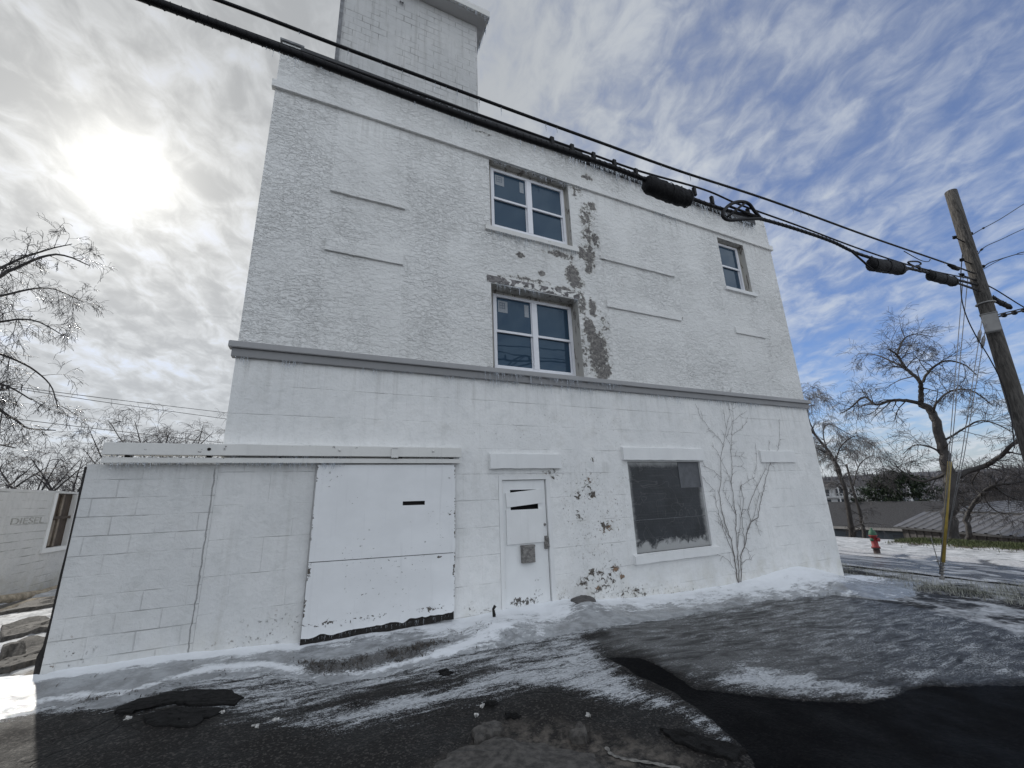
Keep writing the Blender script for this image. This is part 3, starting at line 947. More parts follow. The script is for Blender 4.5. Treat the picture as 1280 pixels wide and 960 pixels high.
def a_snow(x, y):
    s = 0.62 * soft(x, y, BACKSNOW, 0.6, 0, 13, 0.3)
    right = np.clip((x - 11.3 - 0.5 * (y + 1.5)) / 1.2, 0, 1) * np.clip((28 - x) / 3, 0, 1) * 0.64
    far = np.clip((np.hypot(x, y) - 30) / 20, 0, 1) * 0.35
    s = np.maximum(np.maximum(s, right), far)
    s = np.maximum(s, 0.48 * soft(x, y, VERGE, 0.5, 0.1, 18, 0.25))
    s = np.maximum(s, 0.44 * soft(x, y, [(-3.6, -0.6), (-2.35, -0.75), (-2.2, 0.2), (-2.8, 0.5), (-4.5, 0.3)], 0.3, 0, 15, 0.2))
    return s * (1 - a_grass(x, y) * 0.9)


def a_grass(x, y):
    g = np.exp(-((x - 23.6) / 1.3) ** 2) * np.clip((y + 0.5) / 0.8, 0, 1) * np.clip((4.2 - y) / 0.8, 0, 1)
    g = np.maximum(g, 0.45 * np.exp(-((x - 12.3) / 0.9) ** 2) * np.clip((y + 3.5) / 1.0, 0, 1) * np.clip((1.5 - y), 0, 1))
    return g


def a_dirt(x, y):
    d = 0.75 * soft(x, y, [(-6, -0.1), (-2.55, 0.1), (-2.25, 0.9), (-3.2, 1.6), (-6, 1.2)], 0.4, 0, 16, 0.2)
    return np.maximum(d, 0.6 * np.clip((x - 19) / 4, 0, 1) * np.clip((60 - x) / 10, 0, 1))


def a_old(x, y):
    return soft(x, y, OLD, 0.25, 0, 17, 0.12)


def ground_surface(x, y):
    z = ground_z(x, y)
    near = np.clip((14 - np.hypot(x - 2, y + 3)) / 6, 0, 1)
    z = z + (vnoise(x, y, 1.6, 21, 4) - 0.5) * 0.035 * near
    back = soft(x, y, BACKSNOW, 1.0, -0.3, 13, 0.3)
    ledges = np.floor((vnoise(x, y, 0.55, 22, 3) * 9 + y * 0.7)) % 3
    z = z + back * (ledges * 0.05 - 0.05) + back * (vnoise(x, y, 2.2, 23, 4) - 0.5) * 0.09
    z = z - 0.05 * a_old(x, y) * vnoise(x, y, 3.0, 24, 3)
    return z - 0.012 * a_patch(x, y)


xs = np.unique(np.round(np.concatenate([np.linspace(-900, -40, 18), np.linspace(-40, -8, 30), np.linspace(-8, -3, 60), np.linspace(-3, 9, 270), np.linspace(9, 14, 80),
                                        np.linspace(14, 30, 70), np.linspace(30, 90, 40), np.linspace(90, 900, 20)]), 4))
ys = np.unique(np.round(np.concatenate([np.linspace(-900, -40, 14), np.linspace(-40, -8, 20), np.linspace(-8, -5.2, 25), np.linspace(-5.2, 0.4, 140), np.linspace(0.4, 14, 110),
                                        np.linspace(14, 40, 30), np.linspace(40, 900, 24)]), 4))
ground = grid_mesh('ground', xs, ys, ground_surface, M['ground'],
                   dict(frost=a_frost, patch=a_patch, ice=a_ice, snow=a_snow, dirt=a_dirt, grass=a_grass, old=a_old))
ground['kind'] = 'structure'

# snow lying against the walls
SX = [-4, -2.33, -1.16, 0.02, 2.0, 2.7, 3.7, 5.4, 7.9, 9.0, 9.96, 10.8, 11.6, 13]
SZ = [.06, .13, .10, .02, -.01, .01, .02, -.14, -.20, -.17, -.14, -.26, -.45, -.55]


def bank_surface(x, y):
    g = ground_surface(x, y)
    d = poly_dist(x, y, BANK) + (vnoise(x, y, 2.6, 31, 4) - 0.5) * 0.22
    wall = np.maximum(-y, 0.0)
    t0 = np.interp(x, SX, SZ) - ground_z(x, 0 * y)
    k = np.clip(d, 0, None) / (np.clip(d, 0, None) + wall * 1.15 + 0.02)
    th = t0 * k ** 1.9 + 0.022 * np.clip(d / 0.12, -2, 1)
    th += (vnoise(x, y, 4.5, 33, 4) - 0.5) * 0.05 * np.clip(d / 0.3, 0, 1) * np.clip(wall / 0.2 + 0.3, 0, 1)
    th += (vnoise(x, y, 14.0, 37, 3) - 0.5) * 0.028 * np.clip(1 - d / 0.35, 0, 1)
    for (cx, cy, r, h) in ((2.55, -0.62, 0.42, 0.10), (2.2, -0.8, 0.3, 0.06), (4.05, -0.42, 0.40, 0.10), (9.9, -0.55, 1.0, 0.12), (8.6, -0.5, 1.3, 0.05)):
        th += h * np.exp(-((x - cx) ** 2 + (y - cy) ** 2) / r ** 2)
    return g + np.where(d < -0.4, -0.15, th)


def bank_edge(x, y):
    d = poly_dist(x, y, BANK)
    wall = np.maximum(-y, 0.0)
    left = np.clip((2.4 - x) / 2.5, 0, 1)
    e = np.clip(1.08 - wall * (1.15 + 0.6 * left), 0, 1) - 0.35 * left
    e += np.clip((2.6 - x) / 1.0, 0, 1) * 1.0 * np.exp(-((d - .16) / .13) ** 2)
    e += 0.5 * np.exp(-((x - 2.4) ** 2 + (y + 0.7) ** 2) / 0.7 ** 2) + 0.3 * np.exp(-((x - 9.7) ** 2 + (y + .5) ** 2) / 1.6 ** 2)
    return e


DEB = [on_ground(*p)[:2] for p in [(40, 882), (130, 868), (260, 835), (360, 830), (420, 822), (480, 815), (560, 800), (600, 805), (540, 825), (430, 845), (380, 850), (300, 852), (180, 868), (90, 886)]]


def bank_debris(x, y):
    d = soft(x, y, DEB, 0.25, 0.0, 35, 0.12) * np.clip(vnoise(x, y, 1.9, 36, 3) * 2.6 - 0.55, 0, 1)
    d = np.maximum(d, 0.7 * np.exp(-((x - 10.6) ** 2 + (y + 0.6) ** 2) / 0.5 ** 2))
    return np.maximum(d, 0.22 + 0.12 * (x < 3))


bx = np.unique(np.round(np.concatenate([np.linspace(-3.6, 6, 330), np.linspace(6, 12.8, 170)]), 4))
by = np.unique(np.round(np.concatenate([np.linspace(-3.2, -1.2, 60), np.linspace(-1.2, 0.10, 70)]), 4))
bank = grid_mesh('snow', bx, by, bank_surface, M['snow'], dict(edge=bank_edge, debris=bank_debris))
bank['kind'] = 'structure'

# road along the right-hand side of the building
def track(x, y):
    t = np.zeros_like(x)
    for c, w, a in ((14.15, .22, 1), (14.75, .30, .8), (15.5, .18, .9), (16.3, .25, .5), (16.75, .15, .7), (17.5, .2, .6)):
        cc = c + 0.25 * np.sin(y * 0.35 + c) + 0.05 * (y - 1)
        t += a * np.exp(-((x - cc) / w) ** 2)
    # turning tracks where vehicles swing into the drive
    for rr, w in ((4.2, .16), (5.2, .2), (6.0, .14)):
        d = np.hypot(x - 19.6, y - (-4.2)) - rr
        t += 0.9 * np.exp(-(d / w) ** 2) * np.clip((y + 5) / 2, 0, 1)
    return np.clip(t, 0, 1)


def road_z(x, y):
    return ground_z(x, y) + 0.012 - 0.03 * track(x, y) + (vnoise(x, y, 2.5, 41, 4) - 0.5) * 0.05 + 0.02


road = grid_mesh('road', np.linspace(13.7, 18.6, 100), np.concatenate([np.linspace(-60, -8, 60), np.linspace(-7.8, 14, 160), np.linspace(14.5, 60, 50)]), road_z, M['road'], dict(track=track))
road['kind'] = 'structure'

# hills on the horizon
hb = MB()
NH = 160
for ring, (rad, hh) in enumerate(((300, -7), (380, 4), (480, 11), (620, 13))):
    for i in range(NH + 1):
        a = math.radians(-100 + 200 * i / NH)
        z = hh + (7 if ring else 0) * (float(vnoise(np.array([i * 0.09]), np.array([ring * 3.0]), 1.0, 51, 4)[0]) - 0.5) * 1.6
        hb.v.append((rad * math.sin(a), rad * math.cos(a) - 6, z - 2.5))
for r_ in range(3):
    for i in range(NH):
        a = r_ * (NH + 1) + i
        hb.f.append((a, a + 1, a + NH + 2, a + NH + 1))
        hb.smooth.append(True)
hills = hb.build('hills', M['hill'])
hills['kind'] = 'structure'

# ------------------------------------------------------------------ the white building
B = empty('masonry_building', (5.2, 5.0, -0.4), 'tall white stucco and block building with peeling paint and a boarded lower window', 'building')

PEELS = []
for (px, py, rw, rh, s) in [(748, 440, .34, .70, .80), (752, 470, .2, .3, .8), (720, 352, .25, .2, .85), (733, 270, .3, .5, .62), (737, 320, .22, .5, .72), (690, 300, .4, .1, .8), (737, 412, .16, .30, .95), (716, 345, .20, .30, 1.0), (728, 316, .14, .22, .9), (740, 258, .16, .16, .85), (735, 293, .25, .35, .66),
                            (744, 300, .2, .3, .7), (729, 275, .2, .3, .6), (736, 335, .18, .25, .7), (741, 385, .15, .3, .75), (760, 462, .12, .2, .85), (755, 405, .2, .4, .55),
                            (727, 380, .2, .5, .62), (650, 319, .09, .08, 1.0), (677, 342, .10, .08, 1.0), (645, 300, .3, .2, .35), (700, 318, .5, .12, .72), (660, 350, .9, .12, .55),
                            (720, 240, .25, .3, .55), (735, 222, .25, .12, .7), (690, 222, .25, .1, .6), (625, 350, .09, .1, 1.0), (705, 362, .3, .1, .8), (730, 440, .2, .7, .55),
                            (853, 400, .15, .2, .4), (840, 350, .1, .4, .3), (935, 420, .3, .5, .35), (815, 235, .5, .15, .5), (600, 165, .6, .06, .6), (500, 118, .8, .08, .55), (420, 90, .5, .1, .5)]:
    p = on_plane(px, py)
    PEELS.append((p[0], p[2], rw, rh, s))
LOWPEELS = []
for (px, py, rw, rh, s) in [(755, 725, .5, .35, .68), (730, 610, .4, .5, .55), (765, 640, .5, .5, .5), (735, 670, .5, .6, .48), (800, 742, 1.2, .16, .62), (700, 745, .3, .2, .6), (860, 738, .8, .1, .6), (605, 765, .3, .12, .6), (640, 540, 1.5, .3, .3), (760, 530, 1.0, .4, .34), (690, 590, .3, .25, .6), (940, 730, .8, .12, .5), (738, 602, .35, .22, .66), (723, 620, .10, .10, .96), (741, 619, .12, .09, .98), (724, 645, .10, .12, .9), (757, 658, .22, .14, .85), (690, 575, .2, .12, .95),
                            (700, 580, .05, .12, .95), (740, 575, .1, .08, .7), (770, 711, .15, .1, .95), (740, 715, .10, .10, .98), (750, 714, .08, .07, .98), (778, 720, .1, .07, 1.0), (730, 727, .22, .12, .8),
                            (735, 690, .3, .3, .5), (790, 738, .6, .12, .72), (745, 738, .35, .1, .75), (780, 600, .3, .2, .4), (755, 690, .4, .4, .45), (710, 640, .15, .5, .5), (850, 735, .6, .06, .55),
                            (590, 760, .15, .1, .6), (765, 655, .4, .4, .5), (770, 560, .5, .3, .3), (690, 520, .6, .2, .3), (1030, 690, .3, .3, .4)]:
    p = on_plane(px, py)
    LOWPEELS.append((p[0], p[2], rw, rh, s))


def wall_sheet(name, x0, x1, z0, z1, y, holes, step, peels, material, parent, depth=0.25):
    """front wall skin with real openings; holes are (x0,x1,z0,z1,depth)"""
    def ticks(a, b, extra):
        base = list(np.arange(a, b, step)) + [b]
        base = [t for t in base if all(abs(t - e) > step * 0.35 for e in extra)]
        return np.array(sorted(set([round(t, 5) for t in base + [e for e in extra if a <= e <= b] + [a, b]])))
    xs = ticks(x0, x1, [h[0] for h in holes] + [h[1] for h in holes])
    zs = ticks(z0, z1, [h[2] for h in holes] + [h[3] for h in holes])
    X, Z = np.meshgrid(xs, zs)
    nx, nz = len(xs), len(zs)
    verts = [(float(a), y, float(b)) for a, b in zip(X.ravel(), Z.ravel())]
    faces = []
    for j in range(nz - 1):
        for i in range(nx - 1):
            cx, cz = (xs[i] + xs[i + 1]) / 2, (zs[j] + zs[j + 1]) / 2
            if any(h[0] < cx < h[1] and h[2] < cz < h[3] for h in holes):
                continue
            a = j * nx + i
            faces.append((a, a + 1, a + nx + 1, a + nx))
    mb = MB()
    mb.add(verts, faces, True)
    o = mb.build(name, material, parent)
    P = np.zeros(len(verts))
    vx, vz = X.ravel(), Z.ravel()
    for (cx, cz, rw, rh, s) in peels:
        P = np.maximum(P, s * np.exp(-(((vx - cx) / rw) ** 2 + ((vz - cz) / rh) ** 2) * 0.9))
    at = o.data.attributes.new('peel', 'FLOAT', 'POINT')
    at.data.foreach_set('value', P.astype(np.float32))
    return o


XL, XR = -1.08, 11.56
HOLES_UP = [(2.70, 4.61, 3.80, 5.50), (2.72, 4.60, 6.72, 8.30), (9.30, 10.33, 6.72, 8.19)]
HOLES_LO = [(2.74, 3.70, -0.6, 2.00), (5.44, 7.37, 0.58, 2.24)]
wall_sheet('stucco_wall', XL, XR, 3.66, 9.12, 0.0, HOLES_UP, 0.045, PEELS, M['stucco'], B)
wall_sheet('block_wall', XL, XR, -0.9, 3.66, -0.004, HOLES_LO, 0.06, LOWPEELS, M['block'], B)
# core behind the skin: side walls, back, roof, raised parapet ends
mb = MB()
for (a, b_, c, d_, e, f_) in ((XL, XL + .3, .02, 14, -.9, 9.12), (XR - .3, XR, .02, 14, -.9, 9.12), (XL, XR, 13.7, 14.02, -.9, 9.118)):
    mb.box(a, b_, c, d_, e, f_)
mb.build_pieces('side_wall', M['stucco_smooth'], B)
MB().box(XL + .3, XR - .3, .3, 13.7, 8.62, 8.75).build('flat_roof', M['roofdark'], B)
mb = MB()
mb.box(XL + .004, -0.78, 0.0, .32, 9.122, 9.36).box(11.0, XR - .004, 0.0, .32, 9.122, 9.33)
mb.box(-0.78, 11.0, 0.02, .3, 9.122, 9.17)
mb.build_pieces('parapet', M['stucco_smooth'], B, 0.008)
# interior darkness behind the windows: near-black boxes stand in for unlit rooms
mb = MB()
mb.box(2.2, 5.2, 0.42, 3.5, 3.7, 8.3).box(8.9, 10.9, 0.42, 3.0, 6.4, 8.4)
mb.build_pieces('dark_room_box', M['void'], B)
# metal drip edge along the roof and its raised end blocks
mb = MB()
mb.prism([(-0.78, 9.14), (5.0, 9.10), (5.0, 9.23), (-0.78, 9.24)], -0.13, 0.31)
mb.prism([(5.0, 9.06), (10.95, 8.96), (10.95, 9.10), (5.0, 9.20)], -0.11, 0.31)
mb.build_pieces('roof_edge', M['roofdark'], B, 0.006)
MB().box(XL - .03, -0.74, -.03, .34, 9.362, 9.40).build('parapet_cap', M['coping'], B)
# cornice band with a sloped top
mb = MB()
z0, z1 = 8.31, 8.47
v = []
for x in (XL - .05, XR + .05):
    v += [(x, 0.04, z0), (x, -0.055, z0), (x, -0.055, z1 - .02), (x, 0.04, z1 + .05)]
mb.add(v, [(0, 3, 2, 1), (4, 5, 6, 7), (0, 1, 5, 4), (1, 2, 6, 5), (2, 3, 7, 6), (3, 0, 4, 7)])
o = mb.build('cornice', M['stucco_smooth'], B)
# belt course in two steps
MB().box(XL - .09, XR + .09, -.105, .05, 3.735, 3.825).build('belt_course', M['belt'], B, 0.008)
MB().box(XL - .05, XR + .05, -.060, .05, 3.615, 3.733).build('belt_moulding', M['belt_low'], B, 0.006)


def slab(name, x0, x1, z0, z1, proud, mat, parent=B, tilt=0.0):
    mb = MB()
    nseg = 14
    v, f = [], []
    for i in range(nseg + 1):
        x = x0 + (x1 - x0) * i / nseg
        j = random.uniform(-.004, .004)
        v += [(x, .01, z0 + j), (x, -proud, z0 + j), (x, -proud + random.uniform(-.003, .003), z1 - .012), (x, .01, z1 + .012)]
    for i in range(nseg):
        a = i * 4
        for k in range(4):
            f.append((a + k, a + (k + 1) % 4, a + 4 + (k + 1) % 4, a + 4 + k))
    f += [(0, 3, 2, 1), (nseg * 4, nseg * 4 + 1, nseg * 4 + 2, nseg * 4 + 3)]
    mb.add(v, f)
    return mb.build(name, mat, parent)


# blocked-up windows: smoother infill, their old lintels and sills
for (x0, x1, z0, z1) in ((-.10, 1.08, 6.70, 8.30), (-.09, 1.07, 3.84, 5.49), (5.34, 7.44, 6.72, 8.30), (5.38, 7.43, 3.84, 5.45), (9.40, 10.40, 3.84, 5.42)):
    mb = MB()
    mb.add([(x0, -.004, z0), (x1, -.004, z0), (x1, -.004, z1), (x0, -.004, z1), (x0 - .012, .002, z0), (x1 + .012, .002, z0), (x1 + .012, .002, z1), (x0 - .012, .002, z1)],
           [(0, 1, 2, 3), (4, 5, 1, 0), (1, 5, 6, 2), (3, 2, 6, 7), (4, 0, 3, 7)])
    mb.build('window_infill', M['stucco_infill'], B)
for (x0, x1, z0, z1) in ((-.12, 1.09, 6.60, 6.67), (5.28, 7.46, 6.60, 6.69)):
    slab('sill', x0, x1, z0, z1, .045, M['stucco_smooth'])
for (x0, x1, z0, z1) in ((-.12, 1.09, 5.50, 5.72), (5.33, 7.46, 5.46, 5.63), (9.31, 10.46, 5.43, 5.58)):
    slab('lintel', x0, x1, z0, z1, .042, M['stucco_smooth'])
slab('lintel', 9.32, 10.60, 2.23, 2.50, .05, M['trim_white'])
slab('lintel', 2.58, 3.92, 2.115, 2.36, .085, M['trim_white'])
slab('lintel', 5.32, 7.46, 2.265, 2.51, .07, M['trim_white'])
slab('lintel', 2.62, 4.66, 5.52, 5.66, .012, M['trim_peeled'])
slab('sill', 2.60, 4.72, 6.61, 6.715, .055, M['trim_worn'])
slab('sill', 9.22, 10.43, 6.62, 6.715, .06, M['trim_white'])
slab('sill', 5.34, 7.50, .42, .565, .075, M['trim_white'])


def window(x0, x1, z0, z1, y, cols, hole, sticker=True):
    """vinyl double-hung window unit: frame (part) > sash bars, panes, stickers"""
    hx0, hx1, hz0, hz1 = hole
    # reveal lining of the opening
    mb = MB()
    d = y + .06
    mb.add([(hx0, 0, hz0), (hx0, d, hz0), (hx0, d, hz1), (hx0, 0, hz1)], [(0, 1, 2, 3)])
    mb.add([(hx1, 0, hz0), (hx1, 0, hz1), (hx1, d, hz1), (hx1, d, hz0)], [(0, 1, 2, 3)])
    mb.add([(hx0, 0, hz1), (hx0, d, hz1), (hx1, d, hz1), (hx1, 0, hz1)], [(0, 1, 2, 3)])
    mb.add([(hx0, 0, hz0), (hx1, 0, hz0), (hx1, d, hz0), (hx0, d, hz0)], [(0, 1, 2, 3)])
    mb.build('window_reveal', M['reveal'], B)
    # filler boards between unit and masonry
    mb = MB()
    if x0 - hx0 > .01:
        mb.box(hx0 + .002, x0 - .002, y + .02, y + .05, hz0, hz1)
    if hx1 - x1 > .01:
        mb.box(x1 + .002, hx1 - .002, y + .02, y + .05, hz0, hz1)
    if hz1 - z1 > .01:
        mb.box(hx0 + .002, hx1 - .002, y + .021, y + .051, z1 + .002, hz1 - .002)
    if z0 - hz0 > .01:
        mb.box(hx0 + .002, hx1 - .002, y + .021, y + .051, hz0 + .002, z0 - .002)
    if mb.v:
        mb.build_pieces('window_filler', M['reveal'], B)
    fw = .058
    mb = MB()
    mb.box(x0, x0 + fw, y, y + .08, z0, z1).box(x1 - fw, x1, y, y + .08, z0, z1)
    mb.box(x0 + fw, x1 - fw, y, y + .08, z1 - fw, z1).box(x0 + fw, x1 - fw, y, y + .08, z0, z0 + fw)
    cw = (x1 - x0 - 2 * fw)
    bounds = [(x0 + fw, x1 - fw)]
    if cols == 2:
        xm = (x0 + x1) / 2
        mb.box(xm - .055, xm + .055, y - .004, y + .076, z0 + fw + .001, z1 - fw - .001)
        bounds = [(x0 + fw, xm - .055), (xm + .055, x1 - fw)]
    fr = mb.build('window', M['vinyl'], B)
    zm = (z0 + z1) / 2
    for ci, (a, b_) in enumerate(bounds):
        a += .001
        b_ -= .001
        zb, zt = z0 + fw + .001, z1 - fw - .001
        up = MB()
        up.box(a, b_, y + .012, y + .045, zm - .022, zm + .022)
        up.box(a, a + .018, y + .014, y + .044, zm + .022, zt).box(b_ - .018, b_, y + .014, y + .044, zm + .022, zt)
        up.build('sash', M['vinyl'], fr)
        lo = MB()
        lo.box(a, a + .022, y + .046, y + .075, zb, zm - .001).box(b_ - .022, b_, y + .046, y + .075, zb, zm - .001)
        lo.box(a + .022, b_ - .022, y + .046, y + .075, zb, zb + .03)
        lo.build('sash', M['vinyl'], fr)
        MB().box(a + .002, b_ - .002, y + .026, y + .032, zm, zt - .002).build('pane', M['glass'], fr)
        MB().box(a + .002, b_ - .002, y + .058, y + .064, zb + .002, zm + .005).build('pane', M['glass'], fr)
        if sticker and ci == 0:
            w = b_ - a
            sx, sz = a + .05, zt - .06
            st = MB()
            st.box(sx, sx + .20, y + .0235, y + .0255, sz - .24, sz)
            st.box(b_ - .15, b_ - .055, y + .0235, y + .0255, sz - .26, sz)
            st.build_pieces('sticker', M['sticker'], fr)
            gr = MB()
            for k in range(3):
                gr.box(sx + .03, sx + .15, y + .0225, y + .0233, sz - .05 - k * .055, sz - .035 - k * .055)
            for k in range(3):
                gr.box(sx + .03 + k * .05, sx + .045 + k * .05, y + .0215, y + .0223, sz - .17, sz - .03)
            gr.build('sticker_print', M['sticker_ink'], fr)
    return fr


window(2.84, 4.60, 3.93, 5.44, .25, 2, (2.70, 4.61, 3.80, 5.50))
window(2.80, 4.55, 6.83, 8.23, .12, 2, (2.72, 4.60, 6.72, 8.30))
window(9.42, 10.26, 6.80, 8.15, .14, 1, (9.30, 10.33, 6.72, 8.19), False)

# boarded lower window
mb = MB()
mb.box(5.442, 7.368, .045, .07, .582, 2.238)
bd = mb.build('window_board', M['board'], B)
MB().box(6.78, 7.36, .036, .0445, 1.72, 2.235).build('patch_board', M['board_light'], bd)
mb = MB()
for z_ in (1.15,):
    mb.box(5.46, 7.35, .039, .0445, z_, z_ + .012)
mb.build('batten', M['board_light'], bd)
mb = MB()
mb.add([(5.44, -.004, .58), (5.44, .08, .58), (5.44, .08, 2.24), (5.44, -.004, 2.24)], [(0, 1, 2, 3)])
mb.add([(7.37, -.004, .58), (7.37, -.004, 2.24), (7.37, .08, 2.24), (7.37, .08, .58)], [(0, 1, 2, 3)])
mb.add([(5.44, -.004, 2.24), (5.44, .08, 2.24), (7.37, .08, 2.24), (7.37, -.004, 2.24)], [(0, 1, 2, 3)])
mb.build('window_reveal', M['trim_white'], B)


def peel_attr(o, fn):
    n = len(o.data.vertices)
    co = np.empty(n * 3, np.float32)
    o.data.vertices.foreach_get('co', co)
    co = co.reshape(-1, 3)
    at = o.data.attributes.new('peel', 'FLOAT', 'POINT')
    at.data.foreach_set('value', np.asarray(fn(co[:, 0], co[:, 2]), np.float32))


def panel(name, quad, y0, y1, nx, nz, mat, parent, holes=(), peel=None, ragged=None):
    """thin board with a fine grid front (quad: BL, BR, TR, TL in x,z)"""
    bl, br, tr, tl = [np.array(q, float) for q in quad]
    v, f = [], []
    S_ = [i / nx for i in range(nx + 1)]
    T_ = [j / nz for j in range(nz + 1)]
    for h in holes:
        for xx in h[:2]:
            q = (xx - (bl[0] + tl[0]) / 2) / ((br[0] + tr[0] - bl[0] - tl[0]) / 2)
            S_[min(range(1, nx), key=lambda i: abs(S_[i] - q))] = q
        for zz in h[2:]:
            q = (zz - (bl[1] + br[1]) / 2) / ((tl[1] + tr[1] - bl[1] - br[1]) / 2)
            T_[min(range(1, nz), key=lambda j: abs(T_[j] - q))] = q
    for j in range(nz + 1):
        for i in range(nx + 1):
            s, t_ = S_[i], T_[j]
            p = (bl * (1 - s) + br * s) * (1 - t_) + (tl * (1 - s) + tr * s) * t_
            if ragged is not None and j == 0:
                p = p + np.array([0, ragged(s)])
            v.append((p[0], y0, p[1]))
    nfront = len(v)
    for j in range(nz):
        for i in range(nx):
            a = j * (nx + 1) + i
            c = np.mean([v[a][0::2], v[a + nx + 2][0::2]], axis=0)
            if any(h[0] < c[0] < h[1] and h[2] < c[1] < h[3] for h in holes):
                continue
            f.append((a, a + 1, a + nx + 2, a + nx + 1))
    ring = [i for i in range(nx + 1)] + [j * (nx + 1) + nx for j in range(1, nz + 1)] + [nz * (nx + 1) + i for i in range(nx - 1, -1, -1)] + [j * (nx + 1) for j in range(nz - 1, 0, -1)]
    back = {}
    for r_ in ring:
        back[r_] = len(v)
        v.append((v[r_][0], y1, v[r_][2]))
    for a, b_ in zip(ring, ring[1:] + ring[:1]):
        f.append((a, back[a], back[b_], b_))
    mb = MB()
    mb.add(v, f)
    o = mb.build(name, mat, parent)
    peel_attr(o, peel if peel else (lambda x, z: 0 * x))
    return o


# entrance door with plywood patches over its broken glass
mb = MB()
mb.box(2.742, 2.802, -.012, .10, -.5, 1.998).box(3.628, 3.698, -.012, .10, -.5, 1.998).box(2.802, 3.628, -.012, .10, 1.935, 1.998)
mb.build('door_frame', M['trim_white'], B)
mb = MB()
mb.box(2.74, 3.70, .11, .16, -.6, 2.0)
mb.build('door_void', M['void'], B)  # near-black sheet painted as the shade in the door gaps
dr = panel('door', ((2.813, -.35), (3.614, -.35), (3.614, 1.926), (2.813, 1.926)), .03, .075, 40, 114, M['door'], B,
           holes=((2.96, 3.47, 1.42, 1.772),),
           peel=lambda x, z: 0.58 * np.exp(-((z - .08) / .08) ** 2) * np.exp(-((x - 3.1) / .28) ** 2) + .3 * np.exp(-((x - 3.4) / .1) ** 2 - ((z - .2) / .3) ** 2))
mb = MB()
mm = Matrix.Translation((3.20, 0, 1.635)) @ Matrix.Rotation(math.radians(-4.5), 4, 'Y')
mb.box(-.325, .325, .006, .028, -.115, .115, mm)
mb.build('boarding', M['trim_white'], dr, .002)
MB().box(2.87, 3.545, .004, .028, .93, 1.455).build('boarding', M['trim_white'], dr, .002)
mb = MB()
mb.box(3.11, 3.335, -.045, .029, .64, .87)
mb.box(3.105, 3.34, -.052, .029, .872, .905)
mb.build('letter_box', M['rust_steel'], dr, .004)
mb = MB()
mb.box(3.545, 3.60, -.006, .029, .82, 1.02)
mb.lathe([(.026, 0), (.026, .03), (.018, .034)], (3.572, -.006, .98), (0, -1, 0), 12)
mb.lathe([(.022, 0), (.022, .02)], (3.572, .029, 1.20), (0, -1, 0), 12)
mb.box(3.55, 3.615, -.03, .0, .86, .90)
mb.build_pieces('door_lock', M['rust_steel'], dr)
mb = MB()
for z_ in (.30, 1.0, 1.72):
    mb.box(2.800, 2.822, .008, .0295, z_, z_ + .11)
mb.build_pieces('hinge', M['trim_worn'], dr)

# sliding plywood door hung on a track
sd = bpy.data.objects.new('sliding_door', None)
COL.objects.link(sd)
sd.location = (1.0, -.08, .05)
sd.matrix_world = Matrix.Translation(Vector((1.0, -.08, .05)))
sd.parent = B
sd.matrix_parent_inverse = B.matrix_world.inverted()


def edge_wear(x, z):
    e = np.minimum(x - .03, 1.985 - x)
    w = .55 * np.exp(-(e / .022) ** 2) * (vnoise(x * 0, z, 5.0, 61, 3) > .47)
    w = np.maximum(w, .75 * np.exp(-((z - .20) / .05) ** 2) * vnoise(x, z, 3.0, 62, 3) * .9)
    w = np.maximum(w, .8 * np.exp(-((x - 1.75) / .05) ** 2 - ((z - .86) / .02) ** 2))
    w = np.maximum(w, .7 * np.exp(-((x - 1.965) / .02) ** 2 - ((z - .65) / .12) ** 2))
    w = np.maximum(w, .7 * np.exp(-((x - .05) / .03) ** 2 - ((z - .83) / .10) ** 2))
    w = np.maximum(w, .16 * np.exp(-((z - .28) / .12) ** 2) * (vnoise(x, z, 2.2, 65, 3) > .52))
    return np.maximum(w, .05 + .12 * (vnoise(x, z, 1.4, 66, 2) > .55))


panel('upper_panel', ((.035, .945), (1.985, .905), (1.985, 2.175), (.045, 2.175)), -.085, -.045, 90, 58, M['plywood'], sd, holes=((1.20, 1.52, 1.60, 1.655),), peel=edge_wear)
panel('lower_panel', ((.02, .105), (1.975, .125), (1.985, .895), (.035, .935)), -.080, -.042, 90, 40, M['plywood'], sd, peel=edge_wear,
      ragged=lambda s: .07 * (float(vnoise(np.array([s * 16.0]), np.array([0.0]), 1.0, 63, 5)[0]) - .55) + (.03 * max(0, s - .65) / .35) - .02)
MB().box(.05, 1.965, -.044, -.018, .03, 2.17).build('backing', M['rotten'], sd)
panel('rotten_edge', ((.015, -.04), (1.97, .02), (1.965, .23), (.02, .22)), -.070, -.03, 60, 3, M['rotten'], sd,
      ragged=lambda s: .03 * (float(vnoise(np.array([s * 14.0]), np.array([3.0]), 1.0, 64, 4)[0]) - .5))

# track: upper beam and lower rail
tk = MB().box(-2.19, 2.07, -.150, -.012, 2.285, 2.425).build('door_track', M['trim_worn'], B, .004)
MB().box(-2.19, 2.06, -.125, -.008, 2.195, 2.258).build('rail', M['trim_worn'], tk, .003)
mb = MB()
mb.box(1.00, 1.10, -.170, -.151, 2.27, 2.40).box(1.01, 1.09, -.178, -.10, 2.402, 2.42)
for x_ in (.30, 1.62):
    mb.lathe([(.016, 0), (.016, .014)], (x_, -.150, 2.37), (0, -1, 0), 10)
mb.build_pieces('bracket', M['trim_worn'], tk)
mb = MB()
for x_ in np.arange(-2.0, 2.0, .78):
    mb.box(x_, x_ + .05, -.10, -.03, 2.2585, 2.2845)
mb.lathe([(.02, 0), (.02, .004)], (-1.19, -.1505, 2.36), (0, -1, 0), 10)
mb.build_pieces('hanger', M['rotten'], tk)

